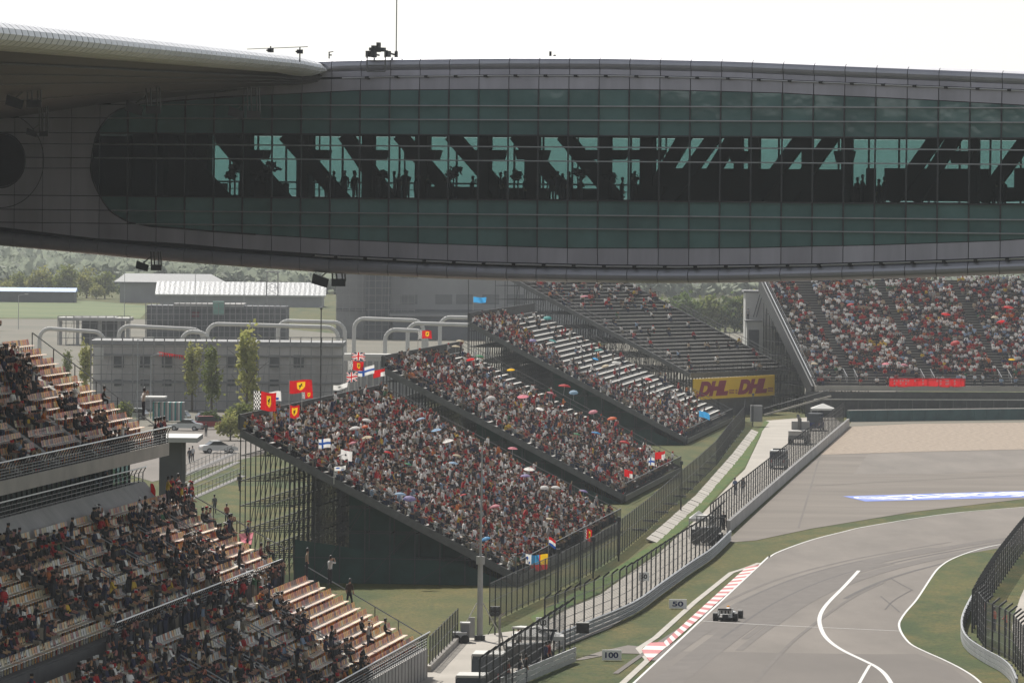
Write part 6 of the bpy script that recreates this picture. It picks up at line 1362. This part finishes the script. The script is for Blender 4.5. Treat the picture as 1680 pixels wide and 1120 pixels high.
# ============================================================ FLAGS AND PARASOLS
FI = [0]
def flag(pxc, pyc, w_, h_, P, n, kind, lab, pole='down', wave=.12, sag=0.0):
    """cloth of w_ x h_ photograph pixels hanging at the place where the view meets plane (P, n)"""
    c = PN(pxc, pyc, P, n); k = (c - cO).length / FOC; wd, ht = w_ * k, h_ * k; rx = Vector((1, 0.25, 0)).normalized(); nx, nz = 36, 24
    t = thing('flag', lab, 'flag', c - Vector((0, 0, ht / 2)), 'flags waved by the spectators'); ny = Vector((-rx.y, rx.x, 0)); q = M(); ph = rnd.random() * 6; cols = {}
    mats = ['c_red', 'c_yellow', 'c_white', 'c_blue', 'c_black', 'c_navy', 'c_sky', 'c_orange']; ix = {m_: i for i, m_ in enumerate(mats)}
    def col(u, v):
        if kind in ('shield', 'chequer_shield', 'round_shield'):
            u2 = u
            if kind == 'chequer_shield':
                if u < .3: return ix['c_black'] if (int(u * 20) + int(v * 9)) % 2 else ix['c_white']
                u2 = (u - .3) / .7
            x, y = (u2 - .52) / (.17 if kind != 'round_shield' else .3), (v - .52) / .33
            lim = 1 if y > -.1 else max(0, 1 - ((-.1 - y) / .95) ** 2)
            if abs(x) < lim and abs(y) < 1:
                hx, hy = x, y  # rearing horse: body, neck, legs, tail
                if (abs(hx + .05 - hy * .25) < .20 and -.45 < hy < .35) or (abs(hx - .22) < .16 and .25 < hy < .62) or (.1 < hx < .5 and -.02 < hy < .12) or (-.45 < hx < -.2 and -.05 < hy < .3) or (abs(hx + .22) < .1 and -.75 < hy < -.4): return ix['c_black']
                return ix['c_yellow']
            return ix['c_red']
        if kind == 'cross': return ix['c_blue'] if abs(u - .36) < .09 or abs(v - .5) < .13 else ix['c_white']
        if kind == 'union':
            if abs(u - .5) < .055 or abs(v - .5) < .10: return ix['c_red']
            if abs(u - .5) < .10 or abs(v - .5) < .17: return ix['c_white']
            d = min(abs((v - .5) - (u - .5)), abs((v - .5) + (u - .5))); return ix['c_red'] if d < .04 else ix['c_white'] if d < .11 else ix['c_navy']
        if kind == 'whiteblue': return ix['c_blue'] if (u - .3) ** 2 + (v - .6) ** 2 < .03 or (.55 < u < .8 and .1 < v < .35) else ix['c_white']
        if kind == 'white': return ix['c_black'] if (u - .45) ** 2 + (v - .55) ** 2 < .012 else ix['c_white']
        if kind == 'blue': return ix['c_sky']
        if kind == 'multi': return ix['c_sky'] if v > .42 and u < .62 else ix['c_yellow'] if u > .66 and v > .35 else ix['c_red']
        if kind == 'tri': return ix['c_red'] if v > .66 else ix['c_white'] if v > .33 else ix['c_blue']
        if kind == 'redwhite': return ix['c_white'] if u > .6 and v < .6 else ix['c_red']
        return ix['c_red']
    def pt(u, v):
        w__ = math.sin(u * 7 + ph + v * 1.5) * wave * wd * (.3 + u); return c + rx * ((u - .5) * wd) + Vector((0, 0, (v - .5) * ht - sag * ht * u * u + .06 * ht * math.sin(u * 5 + ph))) + ny * w__
    for i in range(nx):
        for j in range(nz): q.quad(pt(i / nx, j / nz), pt((i + 1) / nx, j / nz), pt((i + 1) / nx, (j + 1) / nz), pt(i / nx, (j + 1) / nz), col((i + .5) / nx, (j + .5) / nz))
    part('cloth', q, mats, t, smooth=True); q = M(); b0 = pt(0, 1.03); q.tube(b0, b0 - Vector((0, 0, ht * 1.1 + 1.0)), .03, 6); part('flagpole', q, 'plank', t)
    return t
bA, bB = SA.p(0, SA.D - .2, 0), SB.p(0, SB.D - .2, 0); nU = SA.v
flag(435, 658, 38, 30, SA.p(0, SA.D - 1, 0), nU, 'chequer_shield', 'big red flag with chequered edge and yellow shield at the back corner rail')
flag(493, 634, 38, 21, bA, nU, 'shield', 'large red flag with yellow shield flying above the back rail'); flag(451, 650, 20, 16, bA + nU * .4, nU, 'whiteblue', 'white and blue flag behind the big chequered red flag'); flag(504, 648, 18, 11, SA.p(0, SA.D - 1.2, 0), nU, 'chequer_shield', 'small red shield flag on the back rail beneath the large red flag')
flag(483, 675, 16, 20, SA.p(0, SA.D - 2.8, 0), nU, 'round_shield', 'red flag with a big yellow patch held up among the crowd near the back rail'); flag(588, 585, 23, 13, bA, nU, 'union', 'union flag on top of the cluster of flags'); flag(584, 600, 27, 15, bA, nU, 'chequer_shield', 'chequered red shield flag in the middle of the flag cluster'); flag(600, 610, 27, 14, bA, nU, 'cross', 'white flag with blue cross in the flag cluster', sag=-.3); flag(577, 618, 18, 16, bA, nU, 'union', 'lower union flag at the left foot of the flag cluster'); flag(622, 614, 20, 12, bA, nU, 'redwhite', 'small red flag at the right of the flag cluster', sag=-.4)
flag(697, 549, 23, 13, bB, nU, 'chequer_shield', 'small chequered red shield flag behind the middle stand'); flag(787, 492, 22, 9, SCx.p(0, SCx.D - .5, 0), nU, 'blue', 'pale blue flag on the back rail of the third stand')
flag(558, 636, 24, 8, bA, nU, 'white', 'long pale white flag hanging over the back rail between the flag clusters', sag=-.6)
pA = SA.hit(532, 727, 1.9); flag(532, 727, 20, 15, pA, nU, 'cross', 'white flag with blue cross inside the crowd of the nearest stand'); pA = SA.hit(568, 745, 1.9); flag(568, 745, 19, 16, pA, nU, 'white', 'white flag with dark emblem inside the crowd of the nearest stand', sag=.3); pA = SA.hit(558, 769, 1.9); flag(558, 769, 20, 7, pA, nU, 'whiteblue', 'crumpled white and blue flag low in the crowd at the near edge', sag=-.4)
fr_ = SA.p(0, -.6, 0); frB = SB.p(0, -.6, 0); frC = SCx.p(0, -.6, 0)
def fflag(S_, px, py, w_, h_, kind, lab, sag=0.0): return flag(px, py, w_, h_, PN(px, py, S_.p(0, -.55, 0), S_.v), Vector((0, 1, 0)), kind, lab, sag=sag)
fflag(SA, 965, 878, 14, 20, 'chequer_shield', 'red shield flag hanging from the front rail of the nearest stand'); fflag(SA, 882, 922, 32, 26, 'multi', 'big blue, red and yellow flag hanging at the near front corner'); fflag(SA, 867, 917, 10, 16, 'whiteblue', 'small white and blue flag left of the big multicolour flag'); fflag(SA, 906, 888, 12, 14, 'tri', 'narrow red, white and blue flag on the front rail of the nearest stand', .4)
fflag(SB, 1083, 748, 18, 12, 'redwhite', 'red flag at the right front corner of the middle stand', -.3); fflag(SB, 1069, 757, 11, 13, 'cross', 'white and blue flag left of the red one at the middle stand corner'); fflag(SB, 1031, 776, 15, 12, 'redwhite', 'small red and white flag on the front rail of the middle stand', .2); fflag(SCx, 1155, 678, 18, 10, 'blue', 'pale blue flag slanting at the front rail of the third stand', .7)
c = lp(1.6, 15.6, 0); flag(251, 808, 9, 30, c, lu, 'red', 'red flag hanging from a pole in the group at the left stand', sag=.3); flag(254, 831, 13, 14, c + lu * .4, lu, 'red', 'second red flag drooping just below the first in the left stand', sag=.4)
def parasol(S_, px, py, w_, colr, lab, dz=1.75, tilt=0.0):
    p = S_.hit(px, py, dz); k = (p - cO).length / FOC; r = min(.85, w_ * k / 2); t = thing('parasol', lab, 'parasol', p - Vector((0, 0, 1.0)), 'parasols held up in the crowd'); q = M(); ax = Euler((tilt, rnd.uniform(-.35, .35), 0)).to_matrix(); n = 8; rings = []
    for a in (0.0, .45, .9, 1.25): rings.append([p + ax @ Vector((r * math.sin(a) / math.sin(1.25) * math.cos(2 * math.pi * i / n), r * math.sin(a) / math.sin(1.25) * math.sin(2 * math.pi * i / n), r * .55 * (math.cos(a) - .3))) for i in range(n)])
    q.loft(rings[1:], caps=False); top = rings[0][0]; m_ = len(q.v); q.add([top] + rings[1], [(0, 1 + i, 1 + (i + 1) % n) for i in range(n)]); part('canopy', q, colr, t); q = M(); q.tube(p + ax @ Vector((0, 0, r * .4)), p + ax @ Vector((0, 0, -1.0)), .02, 5); part('shaft', q, 'steel', t)
for S_, nm, lst in ((SA, 'nearest stand', [(582, 703, 20, 'white'), (602, 690, 17, 'white'), (602, 718, 18, 'cream'), (657, 811, 20, 'paleblue'), (672, 818, 22, 'lilac'), (744, 760, 16, 'paleblue'), (735, 724, 20, 'white'), (868, 770, 19, 'white'), (862, 781, 18, 'lilac'), (812, 831, 19, 'pink'), (841, 736, 17, 'pink'), (900, 852, 17, 'cream'), (893, 800, 16, 'white'), (797, 884, 17, 'sky'), (690, 688, 16, 'paleblue'), (716, 706, 18, 'paleblue'), (560, 747, 14, 'white'), (599, 700, 12, 'orange'), (578, 727, 14, 'pink'), (750, 748, 16, 'cream'), (958, 806, 14, 'lilac'), (912, 800, 17, 'white'), (670, 762, 14, 'green'), (760, 812, 12, 'red'), (636, 742, 13, 'red')]),
                    (SB, 'middle stand', [(772, 590, 15, 'red'), (787, 585, 15, 'green'), (755, 560, 14, 'cream'), (748, 569, 15, 'cream'), (858, 651, 20, 'pink'), (806, 653, 15, 'white'), (926, 634, 21, 'red'), (941, 644, 16, 'paleblue'), (903, 645, 13, 'pink'), (973, 676, 16, 'pink'), (1004, 687, 17, 'orange'), (978, 711, 17, 'sky'), (947, 713, 14, 'green'), (1025, 726, 18, 'red'), (838, 607, 14, 'yellow'), (886, 671, 14, 'white')]),
                    (SCx, 'third stand', [(898, 522, 15, 'teal'), (907, 560, 14, 'teal'), (982, 575, 14, 'teal'), (977, 589, 11, 'sky'), (874, 559, 13, 'lilac'), (1011, 596, 16, 'white'), (993, 601, 14, 'cream'), (1064, 623, 14, 'red')]), (SD, 'bench stand', [(959, 487, 14, 'pink')]),
                    (SE, 'far right stand', [(1395, 500, 13, 'red'), (1552, 516, 17, 'red'), (1567, 563, 17, 'red'), (1632, 521, 13, 'cream'), (1642, 528, 15, 'red'), (1655, 505, 18, 'red'), (1453, 597, 13, 'pink'), (1484, 599, 13, 'pink'), (1455, 560, 11, 'white'), (1660, 590, 12, 'yellow'), (1336, 597, 13, 'cream')])):
    zs = sorted(lst); 
    for i, (px, py, w_, cn) in enumerate(lst):
        same = [e for e in lst if e[3] == cn]; k_ = sorted(same).index((px, py, w_, cn)); cw = {'paleblue': 'pale blue', 'sky': 'sky blue'}.get(cn, cn)
        parasol(S_, px, py, w_, 'c_' + cn, ('only %s parasol in the crowd of the %s' % (cw, nm)) if len(same) == 1 else '%s parasol in the %s crowd, %s from left of its colour' % (cw, nm, ORD(k_ + 1)), tilt=rnd.uniform(-.3, .45))
c = lp(-.9, 11.8, 9.0); p = PN(403, 884, c, lu); q = M(); q.add([(p.x - .45, p.y, p.z + .35), (p.x + .5, p.y, p.z + .45), (p.x + .35, p.y + .2, p.z - .35), (p.x - .3, p.y + .1, p.z - .2), (p.x, p.y - .3, p.z + .1)], [(0, 4, 3), (0, 1, 4), (1, 2, 4), (2, 3, 4)]); q.tube((p.x, p.y, p.z), (p.x, p.y + .1, p.z - .8), .02, 5); part('parasol', q, 'c_pink', label='pink parasol on the end stair of the left stand', cat='parasol')
# ============================================================ PEOPLE ON THE GROUND AND IN THE BRIDGE
ORANGE = (.55, .10, .03)
for i, (px, py, kd, lab) in enumerate(((1616, 1024, 'stand', 'marshal in orange overalls behind the inner fence, leftmost of three'), (1632, 1037, 'stand', 'marshal in orange overalls behind the inner fence, middle of three'), (1650, 1043, 'stand_fold', 'marshal in orange overalls with red cap, rightmost of three by the path'))):
    person(kd, G(px, py), 1.2, lab, 'marshals in orange', ORANGE, CAPS[4])
for px, py, sh, lab in ((1206, 812, (.1, .14, .25), 'person in blue shirt walking on the service road, left of a pair'), (1219, 812, (.03, .03, .035), 'person in black on the service road, right of a pair'), (1187, 870, (.02, .02, .02), 'person in black at the opening at the concrete wall end')):
    person('walk' if px == 1206 else 'stand', G(px, py), .4, lab, None, sh, None)
for i, (px, py, sh, cap, lab) in enumerate(((849, 1072, (.5, .5, .5), CAPS[4], 'person in white top and red cap by the awning behind the near fence'), (895, 1098, (.05, .06, .12), None, 'person in navy overalls under the awning behind the near fence'), (900, 1096, (.3, .05, .04), CAPS[4], 'marshal in red right of the navy one behind the near fence'), (852, 1122, (.03, .03, .04), None, 'person in dark clothes at the bottom behind the near fence'), (833, 1128, (.5, .08, .04), CAPS[4], 'marshal in orange at the bottom beside the black van'), (862, 1120, (.03, .03, .03), None, 'person in black right of the dark one at the bottom fence'))):
    person('stand', G(px, py), -1.2, lab, None, sh, cap)
for px, py, sh, lab in ((311, 760, (.05, .05, .06), 'person in dark top walking by the car park railing'), (316, 757, (.55, .55, .55), 'person in white shirt beside the dark one at the car park railing'), (338, 716, (.05, .05, .05), 'person walking between the parked cars'), (283, 795, (.3, .36, .45), 'person in pale blue shirt on the path behind the left stand'), (352, 842, (.1, .1, .1), 'person in dark clothes on the lawn path, left one'), (372, 858, (.35, .08, .04), 'person in red brown top on the lawn path, right one'), (393, 805, (.03, .03, .03), 'person in black under the back corner of the nearest stand')):
    person('walk' if px % 2 else 'stand', G(px, py), .6, lab, None, sh, None)
BPX = [(536, 286), (549, 284), (566, 283), (580, 283), (583, 285), (621, 282), (648, 284), (655, 288), (664, 281), (668, 283), (681, 286), (774, 292), (820, 286), (828, 284), (860, 290), (880, 292), (915, 284), (923, 288), (935, 285), (952, 292), (1020, 294), (1036, 288), (1041, 284), (1406, 294), (1414, 290), (1443, 297), (1450, 293), (1631, 297), (1635, 300), (1648, 295), (700, 290), (740, 293), (905, 287)]
for i, (px, py) in enumerate(BPX):
    o_ = 1.3 + (i % 4) * .7; p = PN(px, py, bP + bn * o_, bn); s = (p - bP).dot(bw); zt = p.z
    person(rnd.choice(['stand', 'stand_fold', 'stand', 'stand_camera']), b_pt(s, o_, zt - 1.74), yaw_of(bn) + rnd.uniform(-2, 2), 'dark silhouette of a person behind the bridge window, %s from the left' % ORD(sorted(BPX).index((px, py)) + 1), 'silhouettes inside the bridge', (.03, .03, .035), None)
def potplant(px, py, sp, lab):
    p = PN(px, py, bP + bn * 1.2, bn); s = (p - bP).dot(bw); t = thing('potted_plant', lab, 'plant', b_pt(s, 1.2, z_fl), 'plants inside the bridge'); V, F = leaf_mesh(160, (sp, sp * .7, 0), .16, 9, int(px)); q = M(); q.add([(v[0] + p.x, v[1] + p.y, v[2] + p.z - sp * .4) for v in V], F); part('foliage', q, 'interior_mid', t); q = M(); q.tube(b_pt(s, 1.2, z_fl), p, .05, 6); part('stem', q, 'interior_dark', t)
    q = M(); q.tube(b_pt(s, 1.2, z_fl), b_pt(s, 1.2, z_fl + .5), .18, 8, .25); part('pot', q, 'interior_dark', t)
for a in ((437, 290, 1.0, 'bushy plant in the bridge window left of the first people'), (385, 288, .7, 'smaller bushy plant at the left of the bridge window'), (744, 287, .62, 'round topped plant in the middle of the bridge window'), (850, 290, .5, 'flat topped plant in the bridge window right of the middle'), (954, 290, .5, 'spreading plant in the bridge window beside a diagonal'), (1002, 295, .45, 'upright plant at the right part of the bridge window'), (628, 290, .4, 'small plant at a column of the bridge window')): potplant(*a)
# ============================================================ CROWD: everyone beyond the individuals, one mesh
def build_crowd():
    V, F, T, base = [], [], [], 0; hair = (.02, .015, .013); skin = (.36, .20, .13)
    rr = random.Random(3); PANTS = [(.02, .022, .03), (.05, .06, .10), (.02, .02, .02), (.25, .22, .17), (.03, .04, .08)]
    arr = {k: (np.array(v[0]), v[1], v[2]) for k, v in BODY.items()}; mv, mf, tint = [], [], []
    for kd, p, yw, sh, cap, sc in CROWD:
        vs, fs, tg = arr[kd]; c, s = math.cos(yw), math.sin(yw); rm = np.array([[c, -s, 0], [s, c, 0], [0, 0, 1]])
        mv.append((vs * sc) @ rm.T + np.array(p)); mf += [tuple(i + base for i in f) for f in fs]; base += len(vs)
        k = rr.uniform(.7, 1.15); shc = tuple(x * k for x in sh); pc = rr.choice(PANTS); sk = tuple(x * rr.uniform(.7, 1.15) for x in skin); hc = cap[1] if cap else hair
        pal = ((*shc, 1), (*pc, 1), (*sk, 1), (*hc, 1)); tint += [pal[t] for t in tg]
    me = bpy.data.meshes.new('crowd'); me.from_pydata(np.concatenate(mv).tolist(), [], mf)
    at = me.attributes.new('tint', 'FLOAT_COLOR', 'FACE'); at.data.foreach_set('color', np.array(tint, dtype=np.float32).ravel()); me.materials.append(MATS['crowd_tint'])
    o = bpy.data.objects.new('crowd', me); COL.objects.link(o); tag(o, 'dense crowd of spectators filling the scaffold grandstands', 'crowd', kind='stuff')
    return len(CROWD), len(mf)
print('CROWD', build_crowd(), 'people', n_people)
# ============================================================ HAZE
HZ = M(); HZ.box(-7000, 7000, -90, 7000, -1.2, 47.5); hz = part('haze', HZ, [], kind='stuff')
hm = bpy.data.materials.new('haze_air'); hm.use_nodes = True; hm.node_tree.nodes.remove(hm.node_tree.nodes['Principled BSDF'])
pv = hm.node_tree.nodes.new('ShaderNodeVolumePrincipled'); pv.inputs['Color'].default_value = (.88, .92, .96, 1); pv.inputs['Density'].default_value = .00008; pv.inputs['Anisotropy'].default_value = .25
hm.node_tree.links.new(pv.outputs[0], hm.node_tree.nodes['Material Output'].inputs['Volume']); hz.data.materials.append(hm)
